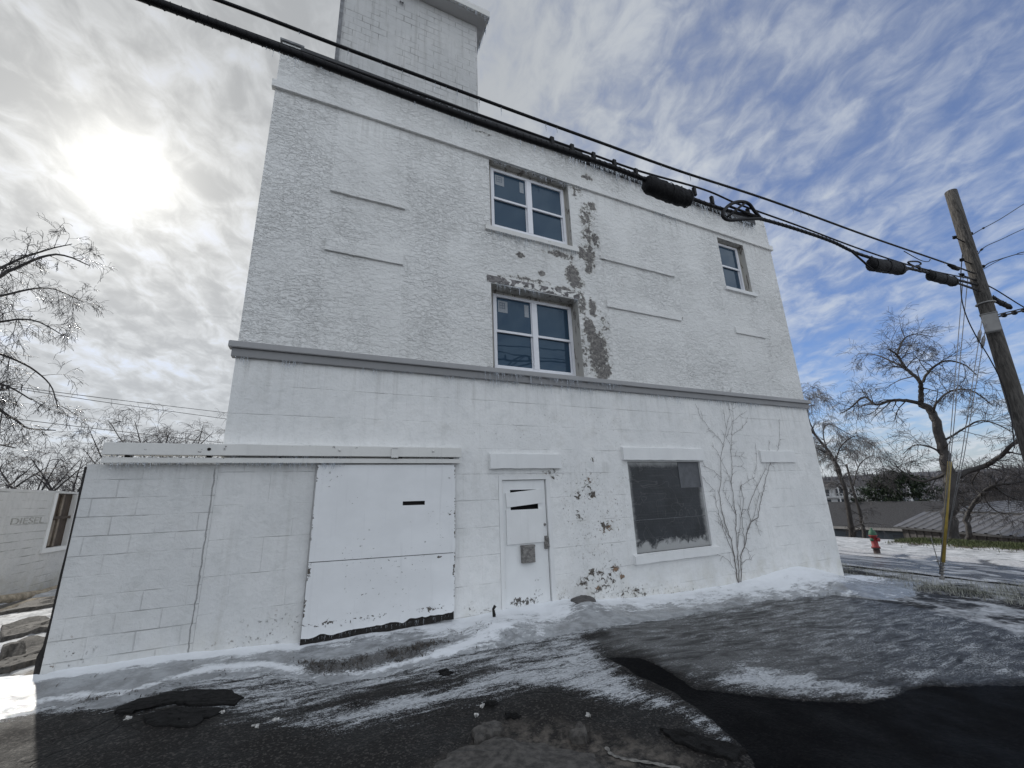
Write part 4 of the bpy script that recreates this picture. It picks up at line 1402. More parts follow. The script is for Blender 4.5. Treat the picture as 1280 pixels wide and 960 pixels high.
# roof-top tower with an overhanging slab
TX0, TX1, TY, TZ = -.26, 3.29, 2.0, 15.0
tw = wall_sheet('tower', TX0, TX1, 8.7, TZ, TY, [], .25, [], M['block_tower'], B)
mb = MB()
mb.box(TX0, TX0 + .2, TY + .003, TY + 4.2, 8.7, TZ).box(TX1 - .2, TX1, TY + .003, TY + 4.2, 8.7, TZ).box(TX0, TX1, TY + 4.0, TY + 4.203, 8.7, TZ)
mb.build('tower_side', M['stucco_smooth'], tw)
mb = MB()
mb.box(TX0 - .1, TX1 + .20, TY - .30, TY + 4.5, TZ + .002, TZ + .22)
mb.build('tower_roof', M['soffit'], tw, .01)
mb = MB()
mb.box(TX0 - .12, TX1 + .27, TY - .37, TY - .302, TZ + .03, TZ + .25).box(TX1 + .202, TX1 + .27, TY - .302, TY + 4.5, TZ + .03, TZ + .25)
mb.build('gutter', M['trim_worn'], tw, .006)
mb = MB()
mb.box(TX0 - .07, TX0 + .015, TY - .05, TY + .05, 8.75, TZ)
mb.build('downpipe', M['coping'], tw)
mb = MB()
mb.tube([(1.10, TY - .02, 14.6), (1.10, TY - .08, 14.5), (1.17, TY - .08, 14.5), (1.17, TY - .02, 14.6)], .02, 6)
mb.build('hook', M['steel'], tw)


def icicles(name, segs, n, lmin, lmax, parent, rad=.0075, power=2.5):
    mb = MB()
    for _ in range(n):
        (a, b_) = random.choice(segs)
        s = random.random()
        p = np.array(a) * (1 - s) + np.array(b_) * s
        cl = float(vnoise(np.array(p[0] + p[2] * 3.1), np.array(p[1]), 1.7, 77, 3))
        if random.random() > (cl - .22) * 3.4:
            continue
        L = (lmin + (lmax - lmin) * random.random() ** power) * (.75 + 1.3 * max(0, cl - .3))
        r = rad * random.uniform(.6, 1.2)
        mb.tube([p + [0, 0, .004], p + [random.uniform(-.004, .004), 0, -L * .5], p + [0, 0, -L]], [r, r * .6, .0012], 5, False)
    o = mb.build(name, M['ice'], parent)
    o['kind'] = 'stuff'
    return o


icicles('icicles', [((XL, -.055, 3.615), (2.5, -.055, 3.615)), ((2.5, -.055, 3.615), (6.5, -.055, 3.615)), ((2.5, -.1, 3.735), (5.5, -.1, 3.735)), ((6.5, -.055, 3.615), (XR, -.055, 3.615))], 620, .02, .17, B)
icicles('icicles', [((-.7, -.125, 9.135), (5, -.125, 9.10)), ((5.0, -.105, 9.055), (10.9, -.105, 8.955))], 560, .04, .34, B, .010)
icicles('icicles', [((2.8, -.02, 8.30), (4.6, -.02, 8.30)), ((2.8, -.02, 5.50), (4.6, -.02, 5.50)), ((2.65, -.05, 6.61), (4.7, -.05, 6.61)), ((4.6, -.05, 8.31), (8, -.05, 8.31))], 330, .03, .18, B)
icicles('icicles', [((-2.15, -.12, 2.285), (2.05, -.12, 2.285)), ((-2.15, -.12, 2.196), (.4, -.12, 2.196))], 420, .02, .085, B, .0055)
icicles('icicles', [((TX0, TY - .36, TZ + .03), (TX1 + .26, TY - .36, TZ + .03)), ((TX1 + .26, TY - .36, TZ + .03), (TX1 + .26, TY + 3, TZ + .03))], 300, .05, .26, B, .011)
icicles('icicles', [((.05, -.07, .06), (1.9, -.07, .08))], 60, .02, .07, B, .004)

# ------------------------------------------------------------------ wing wall at the left
W = empty('block_wall', (-1.7, .1, 0), 'low white concrete block wing wall at the left, cracked seam beside the sliding door', 'wall')
o = wall_sheet('wall_face', -2.335, -1.085, -.4, 2.19, -.010, [], .06, [(-2.2, .25, .3, .2, .5), (-.6, .3, .5, .3, .4)], M['block_wing'], W)
MB().box(-2.333, -1.087, -.006, .19, -.4, 2.188).build('wall_core', M['block_wing'], W)
mb = MB()
prev = None
for k in range(26):
    z_ = -.1 + 2.26 * k / 25
    w_ = .022 + .018 * float(vnoise(np.array([z_ * 3]), np.array([1.0]), 1.0, 71, 3)[0]) + (.03 if z_ < .3 else 0)
    mb.v += [(-2.337 - .001, -.013, z_), (-2.337 - w_, .02, z_), (-2.337 - w_, .19, z_), (-2.337 - .001, .192, z_)]
for k in range(25):
    a = k * 4
    for i in range(4):
        mb.f.append((a + i, a + (i + 1) % 4, a + 4 + (i + 1) % 4, a + 4 + i))
        mb.smooth.append(False)
mb.build('dark_edge', M['rotten'], W)  # ragged near-black strip along the end of the wall
# the painted block of the ground floor behind the sliding door is the same low wall course
wall_sheet('painted_panel', -1.083, .02, -.4, 2.19, -.012, [], .06, [(-.3, .25, .5, .2, .42), (-.5, .1, .5, .12, .45), (-.9, .1, .2, .2, .3)], M['block_mid'], W)

# ------------------------------------------------------------------ vine on the facade
V = empty('climbing_vine', (7.95, -.03, -.2), 'bare leafless vine climbing the white wall beside the boarded window', 'vine')


def vine_px(cx, cy):
    p = on_plane(740 + cx / 3.427, 480 + cy / 3.427, -.015)
    return np.array([p[0], -.018, p[2]])


VINES = [
    ([(627, 860), (618, 800), (610, 740), (592, 660), (570, 600), (552, 540), (545, 470), (552, 400), (548, 330), (562, 260), (575, 190), (560, 110)], .013),
    ([(632, 860), (626, 780), (622, 700), (615, 620), (618, 560), (605, 500), (598, 430), (600, 350), (592, 280), (598, 220), (640, 190), (665, 160)], .012),
    ([(634, 850), (638, 790), (636, 740), (655, 690), (662, 640), (680, 590), (712, 570), (722, 500), (735, 450), (745, 400), (758, 350), (770, 330), (792, 290), (803, 240), (803, 150)], .013),
    ([(680, 590), (668, 540), (690, 470), (720, 410), (745, 360), (755, 300), (758, 240)], .008),
    ([(655, 690), (645, 620), (640, 560), (650, 490), (635, 440), (660, 420), (695, 400), (705, 340), (700, 265)], .008),
    ([(622, 700), (632, 620), (638, 540), (628, 470), (640, 430)], .007),
    ([(610, 740), (560, 620), (545, 560), (530, 510), (525, 460), (490, 420), (470, 395)], .007),
    ([(552, 400), (520, 370), (470, 350)], .005), ([(562, 260), (540, 230), (500, 190), (465, 140), (442, 85)], .006),
    ([(575, 190), (590, 130), (585, 60), (600, 15)], .005), ([(598, 220), (605, 150), (600, 90), (650, 30)], .005), ([(598, 280), (575, 230), (600, 160), (640, 130), (664, 115)], .005),
    ([(605, 790), (580, 750), (535, 730)], .006), ([(592, 660), (560, 610), (525, 585)], .005), ([(640, 770), (665, 750), (685, 755)], .005), ([(655, 700), (668, 715), (672, 735)], .005),
    ([(712, 570), (700, 600), (722, 650)], .004), ([(598, 430), (575, 370), (535, 290), (512, 262)], .005), ([(600, 350), (630, 355), (640, 350)], .004), ([(592, 310), (640, 310), (650, 290)], .004),
    ([(662, 640), (700, 540), (715, 470), (705, 430), (690, 400)], .006), ([(618, 560), (580, 500), (560, 450), (575, 400)], .005),
]
mb = MB()
vr = random.Random(3)
for path, r in VINES:
    pts = [vine_px(*p) for p in path]
    fine = []
    for i in range(len(pts) - 1):
        for k in range(4):
            s = k / 4
            q = pts[i] * (1 - s) + pts[i + 1] * s
            q = q + np.array([vr.uniform(-.014, .014), vr.uniform(-.012, .006), vr.uniform(-.01, .01)])
            fine.append(q)
    fine.append(pts[-1])
    n = len(fine)
    mb.tube(fine, [max(.0022, .62 * r * (1 - .75 * i / n)) for i in range(n)], 5)
    for i in range(2, n - 1):
        if vr.random() < .50:
            d = fine[i + 1] - fine[i - 1]
            a = math.atan2(d[2], d[0]) + vr.choice((-1, 1)) * vr.uniform(.4, 1.2)
            L = vr.uniform(.04, .22)
            tw_ = [fine[i]]
            for k in range(4):
                a += vr.uniform(-.4, .4)
                tw_.append(tw_[-1] + np.array([math.cos(a) * L / 4, vr.uniform(-.008, .004), math.sin(a) * L / 4]))
            mb.tube(tw_, [.0030, .0026, .0022, .0018, .0012], 3)
mb.build('stem', M['vine'], V)

# ------------------------------------------------------------------ utility pole, cables
CY = -3.2          # plane of the cable run


def cab(px, py, y=CY):
    return on_plane(px, py, y)


P_TOP, P_MID, P_LOW = cab(1188.5, 240), cab(1228, 365), cab(1283, 545)
dirp = (P_TOP - P_LOW) / np.linalg.norm(P_TOP - P_LOW)
gz = float(ground_z(P_LOW[0] - 0.45, CY))
P_BASE = P_LOW - dirp * ((P_LOW[2] - gz + .3) / dirp[2])
UP = empty('utility_pole', tuple(P_BASE + dirp * .3), 'leaning weathered wooden utility pole with a grey box, carrying the black cables', 'utility pole')


def pole_at(z):
    return P_BASE + dirp * ((z - P_BASE[2]) / dirp[2])


pts = [P_BASE + (P_TOP - P_BASE) * k / 14 for k in range(15)]
mb = MB()
mb.tube(pts, [.150 - .035 * k / 14 for k in range(15)], 18)
mb.build('shaft', M['pole'], UP)
bm_c = cab(1236, 398, CY - .16)
mb = MB()
bz = bm_c[2]
q = pole_at(bz)
rot = Vector((0, 0, 1)).rotation_difference(Vector(dirp)).to_matrix().to_4x4()
face = CAM - q
face[2] = 0
ang = math.atan2(face[1], face[0]) + math.pi / 2
bxm = Matrix.Translation(Vector(q)) @ rot @ Matrix.Rotation(ang, 4, 'Z')
mb.box(-.125, .125, -.24, -.13, -.21, .21, bxm)
bx_ = mb.build('junction_box', M['graybox'], UP, .01)
MB().box(-.135, .135, -.25, -.12, .212, .225, bxm).build('box_lid', M['graybox'], bx_)
mb = MB()
for z_ in (bz + .55,):
    q = pole_at(z_)
    mb.tube([q + np.array([.15 * math.cos(a), .15 * math.sin(a), 0]) for a in np.linspace(0, 2 * math.pi, 17)], .016, 5)
mb.build('strap', M['graybox'], UP)
# through bolts, dead-end hooks
for (px, py, side) in ((1194, 297, -1), (1213, 292, 1), (1203, 325, -1), (1219, 315, 1), (1228, 333, 1), (1203, 344, -1), (1232, 357, 1), (1240, 385, 1)):
    p = cab(px, py)
    q = pole_at(p[2])
    mb = MB()
    mb.tube([q, q + (p - q) * 1.2], .014, 6)
    mb.lathe([(.03, 0), (.045, .02), (.03, .05)], tuple(p), tuple(p - q), 10)
    mb.build('bolt', M['black_case'], UP)


def polyline(ctrl, n=10, sag=0.0, jitter=0.0):
    """smooth curve through control points"""
    c = [np.asarray(p, float) for p in ctrl]
    out = []
    for i in range(len(c) - 1):
        p0, p1, p2, p3 = c[max(i - 1, 0)], c[i], c[i + 1], c[min(i + 2, len(c) - 1)]
        for k in range(n):
            t = k / n
            out.append(0.5 * ((2 * p1) + (-p0 + p2) * t + (2 * p0 - 5 * p1 + 4 * p2 - p3) * t * t + (-p0 + 3 * p1 - 3 * p2 + p3) * t ** 3))
    out.append(c[-1])
    return out


LOW = [(-60, -88), (190, 1), (290, 38), (400, 79), (520, 124), (640, 167), (700, 187), (760, 207), (800, 222)]
# thick lower bundle: messenger strand on top, sheathed cable under it, spacers between
C1 = empty('cable_bundle', tuple(cab(640, 170)), 'thick black lashed cable bundle crossing low in front of the white facade', 'cable')
left = polyline([cab(*p) for p in LOW], 8)
right = polyline([cab(*p) for p in [(858, 246), (905, 262), (960, 276), (1000, 288), (1040, 302), (1075, 318), (1130, 334), (1165, 342), (1221, 356)]], 8)
mid = [left[-1], cab(830, 235), right[0]]
allp = left + mid[1:2] + right
mb = MB()
n = len(allp)
dist0 = [np.linalg.norm(p - CAM) for p in allp]
mb.tube(allp, [.034 if p[0] < 2.6 else (.028 if p[0] < 4.3 else .024) for p in allp], 8)
mb.build('sheath', M['black_rubber'], C1)
strand = polyline([cab(*p) for p in [(-60, -94), (190, -3), (400, 73), (640, 158), (740, 193), (800, 214), (880, 237), (925, 256), (1000, 283), (1080, 313), (1150, 335), (1221, 350)]], 8)
mb = MB()
mb.tube(strand, .0135, 6)
mb.build('messenger_strand', M['black_rubber'], C1)
mb = MB()
for (px, py) in [(690, 178), (715, 187), (742, 197), (768, 206), (795, 217), (868, 240), (890, 251), (935, 266), (1150, 337), (1162, 341), (1185, 346)]:
    p = cab(px, py)
    mb.box(p[0] - .025, p[0] + .025, p[1] - .02, p[1] + .02, p[2] - .06, p[2] + .07)
mb.build_pieces('spacer', M['black_rubber'], C1, .006)
lash = []
for i, p in enumerate(allp):
    for k in range(6):
        q = p if i == len(allp) - 1 else p + (allp[i + 1] - p) * k / 6
        a_ = (i * 6 + k) * 1.05
        s_ = .037 if p[0] < 2.6 else (.033 if p[0] < 4.3 else .027)
        lash.append(q + np.array([0, s_ * math.cos(a_), s_ * math.sin(a_)]))
MB().tube(lash, .0035, 4).build('lashing_wire', M['black_rubber'], C1)
# second cable that fans out near the pole
mb = MB()
mb.tube(polyline([cab(*p) for p in [(1062, 312), (1078, 326), (1092, 337), (1112, 340), (1132, 338), (1146, 332)]], 6), .018, 6)
mb.tube(polyline([cab(*p) for p in [(1128, 338), (1150, 331), (1147, 327), (1135, 328), (1150, 336), (1172, 344), (1195, 353), (1222, 362)]], 6), .016, 6)
mb.tube(polyline([cab(*p) for p in [(1150, 338), (1170, 346), (1190, 352), (1224, 364)]], 6), .016, 6)
mb.build_pieces('branch_cable', M['black_rubber'], C1)
icicles('icicles', [(tuple(cab(330, 58)), tuple(cab(520, 128))), (tuple(cab(640, 172)), tuple(cab(800, 226)))], 50, .02, .10, C1, .004)

C2 = empty('service_cable', tuple(cab(640, 138)), 'thinner ice hung black cable running above the thick bundle', 'cable')
up = polyline([cab(*p) for p in [(-60, -118), (275, 1), (420, 56), (530, 97), (640, 138), (750, 178), (850, 214), (940, 243), (1000, 264), (1090, 297), (1180, 328), (1219, 342)]], 8)
mb = MB()
mb.tube(up, [.0165] * len(up), 7)
mb.build('conductor', M['black_rubber'], C2)
mb = MB()
mb.tube(polyline([cab(*p) for p in [(1130, 314), (1150, 325), (1160, 327), (1163, 324)]], 5), .008, 5)
mb.tube([cab(1186, 331), cab(1192, 334), cab(1198, 337)], [.03, .05, .03], 8)
mb.build_pieces('dead_end_grip', M['black_case'], C2)
ur = random.Random(5)
mb = MB()
for k in range(46):
    p = up[ur.randrange(4, len(up) - 3)] + np.array([0, 0, -.012])
    L = .03 + .10 * ur.random() ** 2
    mb.tube([p, p + [.003, 0, -L * .5], p + [0, 0, -L]], [.006, .004, .001], 5, False)
o = mb.build('icicles', M['ice'], C2)
o['kind'] = 'stuff'
mb = MB()
for k in range(90):
    p = up[int(6 + (len(up) - 8) * k / 90)] + np.array([0, 0, .014])
    mb.lathe([(.002, -.012), (.012, 0), (.002, .012)], tuple(p), (1, 0, 0), 6)
o = mb.build('ice_beads', M['ice'], C2)
o['kind'] = 'stuff'


def splice(path, rad, label, lump=.12, seed=1, squash=.8):
    rr = random.Random(seed)
    T = empty('splice_enclosure', tuple(cab(*path[len(path) // 2])), label, 'splice case', 'splice cases hung on the cables')
    pts = polyline([cab(*p) for p in path], 6)
    n = len(pts)
    sides = 12
    rads = []
    for i in range(n):
        s = i / (n - 1)
        e = min(1, min(s, 1 - s) / .13)
        rads.append(rad * (.42 + .58 * math.sqrt(max(0, e))) * (1 + rr.uniform(-lump, lump) * .5))
    mb = MB()
    mb.tube(pts, rads, sides)
    v2 = []
    for k, p in enumerate(mb.v):
        c = pts[min(k // sides, n - 1)]
        off = np.array(p) - c
        off *= 1 + rr.uniform(-lump, lump)
        off[1] *= squash
        v2.append(tuple(c + off))
    mb.v = v2
    mb.build('case', M['black_case'], T)
    mb = MB()
    for s in (.12, .5, .88):
        i = int(s * (n - 1))
        c = pts[i]
        mb.tube([c + np.array([0, rads[i] * 1.03 * squash * math.cos(a), rads[i] * 1.05 * math.sin(a)]) for a in np.linspace(0, 2 * math.pi, 15)], .006, 4)
    mb.build_pieces('clamp_band', M['black_rubber'], T)
    mb = MB()
    for s in (.2, .8):
        i = int(s * (n - 1))
        mb.tube([pts[i], pts[i] + np.array([0, 0, rads[i] + .05])], .012, 5)
    mb.build_pieces('hanger', M['black_rubber'], T)
    return T


splice([(806, 229), (820, 235), (836, 241), (852, 246), (863, 250)], .125, 'largest ragged black splice case, in front of the roof edge', .10, 2)
splice([(1087, 330), (1100, 332), (1114, 334), (1129, 337)], .125, 'rounded black splice case midway between the building corner and the pole', .05, 3)
splice([(1161, 344), (1172, 347), (1184, 350), (1195, 353)], .105, 'boxy black splice case hanging next to the leaning pole', .03, 4)

# storage loop of spare cable (snowshoe)
L_ = empty('cable_loop', tuple(cab(930, 262)), 'black teardrop shaped loop of spare cable hung on the thick bundle', 'cable loop')
mb = MB()
mb.tube(polyline([cab(*p, CY - .05) for p in [(952, 273), (930, 274), (912, 275), (904, 271), (905, 263), (914, 255), (926, 252), (936, 255), (943, 264), (950, 272)]], 8), .024, 7)
mb.build('loop', M['black_rubber'], L_)
mb = MB()
mb.tube([cab(908, 272, CY - .05), cab(931, 254, CY - .05)], .018, 6)
mb.tube([cab(912, 258, CY - .04), cab(950, 272, CY - .04)], .018, 6)
mb.build_pieces('brace', M['black_rubber'], L_)

# wires leaving the pole to the right
far_wires = [
    ([(1213, 295), (1226, 287), (1250, 274), (1280, 255), (1330, 224)], .010, 'black wire rising to the right from the upper bolt of the pole'),
    ([(1221, 320), (1226, 313), (1234, 307), (1252, 299), (1280, 286), (1330, 266)], .010, 'black wire with a short drip loop below the upper bolt of the pole'),
    ([(1228, 335), (1236, 329), (1250, 324), (1270, 318), (1280, 315), (1330, 305)], .012, 'pale edged twin black wire looping from the middle bolt'),
    ([(1233, 356), (1246, 363), (1262, 373), (1280, 384), (1330, 412)], .014, 'black cable sloping down to the right from the strap'),
    ([(1240, 398), (1255, 394), (1268, 391), (1280, 388), (1330, 376)], .022, 'thick knotted cable leaving right below the grey box'),
]
for k, (path, r, lab) in enumerate(far_wires):
    pts = polyline([cab(px, py, CY + (.0 if i == 0 else -.05 * i)) for i, (px, py) in enumerate(path)], 6)
    mb = MB()
    mb.tube(pts, r, 6)
    ow = tag(mb.build('overhead_wire', M['black_rubber']), lab, 'wire', 'wires leaving the pole to the right')
    mb = MB()
    if k == 2:
        mb.tube([p + np.array([0, 0, -.03 - .03 * math.sin(i * .3)]) for i, p in enumerate(pts)], .008, 5)
    if k == 4:
        mb.tube([p + np.array([0, -.02, .05]) for p in pts], .014, 5)
    if mb.v:
        mb.build('second_strand', M['black_rubber'], ow)
    mb = MB()
    if k == 4:
        for s in (6, 12, 18):
            mb.lathe([(.02, -.05), (.05, -.03), (.05, .03), (.02, .05)], tuple(pts[s]), (1, 0, 0), 8)
    if k in (0, 1):
        mb.lathe([(.012, -.06), (.024, -.03), (.024, .03), (.012, .06)], tuple(pts[7]), tuple(pts[8] - pts[7]), 8)
    if mb.v:
        mb.build_pieces('splice_sleeve', M['black_rubber'], ow)
T = splice([(1240, 372), (1248, 377), (1256, 381), (1264, 385)], .06, 'smallest splice case, slung just right of the leaning pole', .08, 6)

# drop cable hanging from the pole
mb = MB()
mb.tube(polyline([cab(*p) for p in [(1203, 318), (1201, 345), (1202, 372), (1208, 395), (1220, 420), (1237, 448), (1252, 478), (1263, 515), (1268, 560)]], 8), .010, 6)
tag(mb.build('drop_cable', M['black_rubber']), 'slack black drop cable hanging in a curve left of the pole', 'cable')

# guy wires and the yellow guard
GB = at_range(1178, 727, 14.5)
GB[2] = float(ground_z(GB[0], GB[1])) - .02
GT = at_range(1187, 577, 14.12)
guys = [((1204, 345), (-.03, 0)), ((1210, 345), (.0, .02)), ((1228, 396), (.05, .0)), ((1233, 404), (.085, .02))]
for k, ((px, py), off) in enumerate(guys):
    a = cab(px, py)
    b_ = GB + np.array([off[0] * .5, off[1], .12])
    lab = ('guy wire from beside the strap to the yellow guard, left of the upper pair', 'guy wire from beside the strap, right of the upper pair',
           'guy wire fixed below the grey box, left of the lower pair with an insulator', 'guy wire fixed below the grey box, rightmost of the four')[k]
    mb = MB()
    mb.tube([a, a * .5 + b_ * .5 + np.array([off[0], 0, -.02]), b_], .0075, 5)
    if k >= 2:
        c = a * .93 + b_ * .07
        mb.lathe([(.012, -.14), (.032, -.08), (.032, .08), (.012, .14)], tuple(c), tuple(a - b_), 8)
    tag(mb.build('guy_wire', M['steel']), lab, 'guy wire', 'guy wires of the pole')
G = empty('guy_guard', tuple(GB), 'long yellow plastic guard over the guy wire, standing in icy grass', 'guy guard')
mb = MB()
ax = (GT - GB) / np.linalg.norm(GT - GB)
mb.tube([GB + ax * .42, GB + (GT - GB) * .5, GT], .038, 10)
mb.build('guard_tube', M['guard'], G)
mb = MB()
mb.tube([GB, GB + ax * .75], .016, 6)
mb.tube([GB + np.array([.06, 0, .0]), GB + np.array([.10, .02, .95])], .009, 5)
mb.tube([GB + np.array([.02, 0, .40]), GB + np.array([.22, 0, .42])], .018, 6)
mb.lathe([(.05, 0), (.05, .05), (.02, .12)], tuple(GB + np.array([0, 0, .0])), tuple(ax), 8)
for k in range(4):
    mb.lathe([(.02, 0), (.045, .02), (.02, .05)], tuple(GB + ax * (.14 + .07 * k)), tuple(ax), 8)
mb.build('anchor_rod', M['rust_steel'], G)

# ------------------------------------------------------------------ hydrant
hp = at_range(1097, 693, 19.6)
hp[2] = float(ground_z(hp[0], hp[1]))
H = empty('fire_hydrant', tuple(hp), 'red fire hydrant with green bonnet across the snowy road', 'fire hydrant')
x, y, z = hp
mb = MB()
mb.lathe([(.14, 0), (.14, .03), (.095, .04), (.092, .20), (.125, .21), (.125, .24)], (x, y, z - .02), sides=16)
mb.build('base', M['hyd_base'], H)
mb = MB()
mb.lathe([(.125, .242), (.125, .27), (.095, .28), (.09, .60), (.12, .61), (.12, .645)], (x, y, z - .02), sides=18)
mb.build('barrel', M['red'], H)
mb = MB()
mb.lathe([(.118, .647), (.115, .67), (.10, .74), (.068, .80), (.035, .82), (.032, .87), (.025, .875)], (x, y, z - .02), sides=18)
mb.build('bonnet', M['green'], H)
for dx, dy, r in ((1, 0, .042), (-1, 0, .042), (0, -1, .055)):
    q = (x + dx * .08, y + dy * .08, z + .48)
    mb = MB()
    mb.lathe([(r, 0), (r, .04), (r * 1.2, .045), (r * 1.2, .075), (r * .4, .08), (r * .4, .10)], q, (dx, dy, 0), 12)
    mb.build('outlet_cap', M['green'] if dy == 0 and dx < 0 else M['red'], H)

# ------------------------------------------------------------------ buildings at the right, beyond the road
def local_frame(p, q):
    """x along p->q, y away from the camera"""
    d = np.array([q[0] - p[0], q[1] - p[1], 0.0])
    L = np.linalg.norm(d)
    d /= L
    nrm = np.array([-d[1], d[0], 0])
    if nrm @ (np.array([p[0], p[1], 0]) - CAM) < 0:
        nrm = -nrm
    return Matrix(((d[0], nrm[0], 0, p[0]), (d[1], nrm[1], 0, p[1]), (0, 0, 1, 0), (0, 0, 0, 1))), L


def rib_sheet(m, x0, x1, a, b_, pitch, h, flat=.65):
    """ribbed sheet between profile points a=(y,z) and b=(y,z)"""
    mb = MB()
    a, b_ = np.array(a), np.array(b_)
    d = (b_ - a) / np.linalg.norm(b_ - a)
    nrm = np.array([-d[1], d[0]])
    if nrm[0] > 0:
        nrm = -nrm
    xs_ = []
    x = x0
    while x < x1:
        for dx, hh in ((0, 0), (pitch * flat, 0), (pitch * (flat + .08), h), (pitch * (1 - .08), h)):
            xs_.append((x + dx, hh))
        x += pitch
    v, f = [], []
    for (x, hh) in xs_:
        for pnt in (a, b_):
            q = pnt + nrm * hh
            v.append(tuple(m @ Vector((x, q[0], q[1]))))
    for i in range(len(xs_) - 1):
        f.append((2 * i, 2 * i + 2, 2 * i + 3, 2 * i + 1))
    mb.add(v, f)
    return mb


pS, qS = at_range(1116, 658, 40.0), at_range(1330, 668, 33.0)
mS, LS = local_frame(pS, qS)
S = empty('metal_shed', (pS[0], pS[1], -2.6), 'dark ribbed metal shed with a standing seam roof below the bare tree', 'shed')
ze = pS[2]
rib_sheet(mS, 0.25, LS + 8, (.35, -4.5), (.35, ze + .02), .55, .05).build('wall', M['shed_metal'], S)
mb = MB()
gpoly = [(.35, -4.5), (.35, ze), (2.4, ze + .85), (7.0, ze + 1.32), (11.5, ze), (11.5, -4.5)]
v = [tuple(mS @ Vector((.25, a, b_))) for a, b_ in gpoly] + [tuple(mS @ Vector((.45, a, b_))) for a, b_ in gpoly]
n = len(gpoly)
mb.add(v, [tuple(range(n)), tuple(range(2 * n - 1, n - 1, -1))] + [(i, i + n, (i + 1) % n + n, (i + 1) % n) for i in range(n)])
mb.build('gable_wall', M['shed_metal'], S)
rib_sheet(mS, 0, LS + 8, (0, ze), (2.4, ze + .92), .62, .06).build('roof', M['shed_roof'], S)
rib_sheet(mS, .6, LS + 8, (2.42, ze + .93), (7.0, ze + 1.45), .62, .05).build('upper_roof', M['shed_roof'], S)
mb = MB()
mb.box(0, LS + 8, -.03, .03, ze - .12, ze + .0, mS)
mb.build('fascia', M['roofdark'], S)
mb = MB()
mb.box(0, LS + 8, 2.38, 2.5, ze + .935, ze + 1.02, mS)
mb.build('roof_flashing', M['roofdark'], S)

pL, qL = at_range(1040, 660, 56), at_range(1240, 660, 52)
mL, LL = local_frame(pL, qL)
LB = empty('long_low_building', (pL[0], pL[1], -4.2), 'long low slate blue building under a dark shingle roof behind the hydrant', 'building')
ze = 1.65 - .074 * 54
MB().box(-8, LL, .4, 9, -6, ze, mL).build('wall', M['slate_wall'], LB)
mb = MB()
zr = ze + 2.25
v = [tuple(mL @ Vector(p)) for p in ((-8.5, 0, ze), (LL + .5, 0, ze), (LL + .5, 4.7, zr), (-8.5, 4.7, zr), (LL + .5, 9.4, ze), (-8.5, 9.4, ze))]
mb.add(v, [(0, 1, 2, 3), (3, 2, 4, 5), (0, 3, 5), (1, 4, 2)])
mb.build('roof', M['shingle'], LB)
MB().box(-8.5, LL + .5, -.02, .12, ze - .25, ze - .01, mL).build('gutter', M['graybox'], LB)
mb = MB()
for k in range(6):
    mb.box(-6 + k * 3.6, -4.6 + k * 3.6, .36, .399, ze - 1.6, ze - .6, mL)
mb.build_pieces('window', M['far_window'], LB)

# pipe railing in front of it
R_ = empty('pipe_railing', tuple(at_range(1090, 690, 30)), 'low grey pipe railing in front of the slate blue building', 'railing')
a, b_ = at_range(1045, 676, 30), at_range(1128, 675, 29)
mb = MB()
for dz in (0, -.42):
    mb.tube([a + [0, 0, dz], b_ + [0, 0, dz]], .03, 6)
mb.build_pieces('rail', M['steel'], R_)
for k in range(5):
    p = a + (b_ - a) * k / 4
    mb = MB()
    mb.tube([p + [0, 0, .02], np.array([p[0], p[1], float(ground_z(p[0], p[1])) - .05])], .035, 6)
    mb.build('post', M['steel'], R_)

# white apartment block far away
pA, qA = at_range(1030, 606, 150), at_range(1088, 613, 150)
mA, LA = local_frame(pA, qA)
A = empty('apartment_block', (pA[0], pA[1], -6), 'far white apartment block with rows of balconies, left of the stained panel', 'building')
MB().box(-8, LA, .5, 14, -8, 1.4, mA).build('wall', M['far_white'], A)
mb = MB()
mb.add([tuple(mA @ Vector(p)) for p in ((-9, -1, 1.4), (LA + 1, -1, 1.4), (LA + 1, 15, 1.4), (-9, 15, 1.4), (-5, 7, 3.2), (LA - 3, 7, 3.2))],
       [(0, 1, 5, 4), (1, 2, 5), (2, 3, 4, 5), (3, 0, 4)])
mb.build('roof', M['shingle'], A)
for row in range(3):
    z0 = 1.3 - 2.7 * (row + 1)
    mb = MB()
    for k in range(9):
        x0 = -7 + k * 3.1
        mb.box(x0, x0 + 1.6, .44, .499, z0 + .3, z0 + 2.1, mA)
    mb.build_pieces('window', M['far_window'], A)
    mb = MB()
    mb.box(-8, LA, -1.2, .43, z0 - .12, z0 + .05, mA)
    mb.box(-8, LA, -1.25, -1.18, z0 + .85, z0 + .95, mA)
    for k in range(20):
        x0 = -8 + k * 1.45
        mb.box(x0, x0 + .12, -1.25, -1.17, z0 + .05, z0 + .85, mA)
    mb.build('balcony', M['far_white'], A)
mb = MB()
for k in range(8):
    x0 = -8 + k * 3.6
    mb.box(x0, x0 + .3, -1.25, -.95, -8, 1.35, mA)
mb.build_pieces('column', M['far_white'], A)

# weathered white panel standing behind the low building
pP, qP = at_range(1080, 634, 75), at_range(1101, 634, 75)
mP, LP = local_frame(pP, qP)
PN = empty('billboard', (pP[0], pP[1], -4), 'stained white panel standing above the long shingle roof, left of the pine', 'billboard')
zt = at_range(1087, 613, 75)[2]
MB().box(-.05, LP * .82, 0, .9, pP[2] - 1.5, zt, mP).build('panel', M['panel_white'], PN)
MB().box(LP * .82 + .01, LP * .98, .05, 1.0, pP[2] - 1.5, zt - .1, mP).build('side_panel', M['roofdark'], PN)
mb = MB()
for x_ in (.4, LP * .7):
    mb.box(x_, x_ + .3, .3, .6, -7, pP[2] - 1.5, mP)
mb.build_pieces('post', M['steel'], PN)

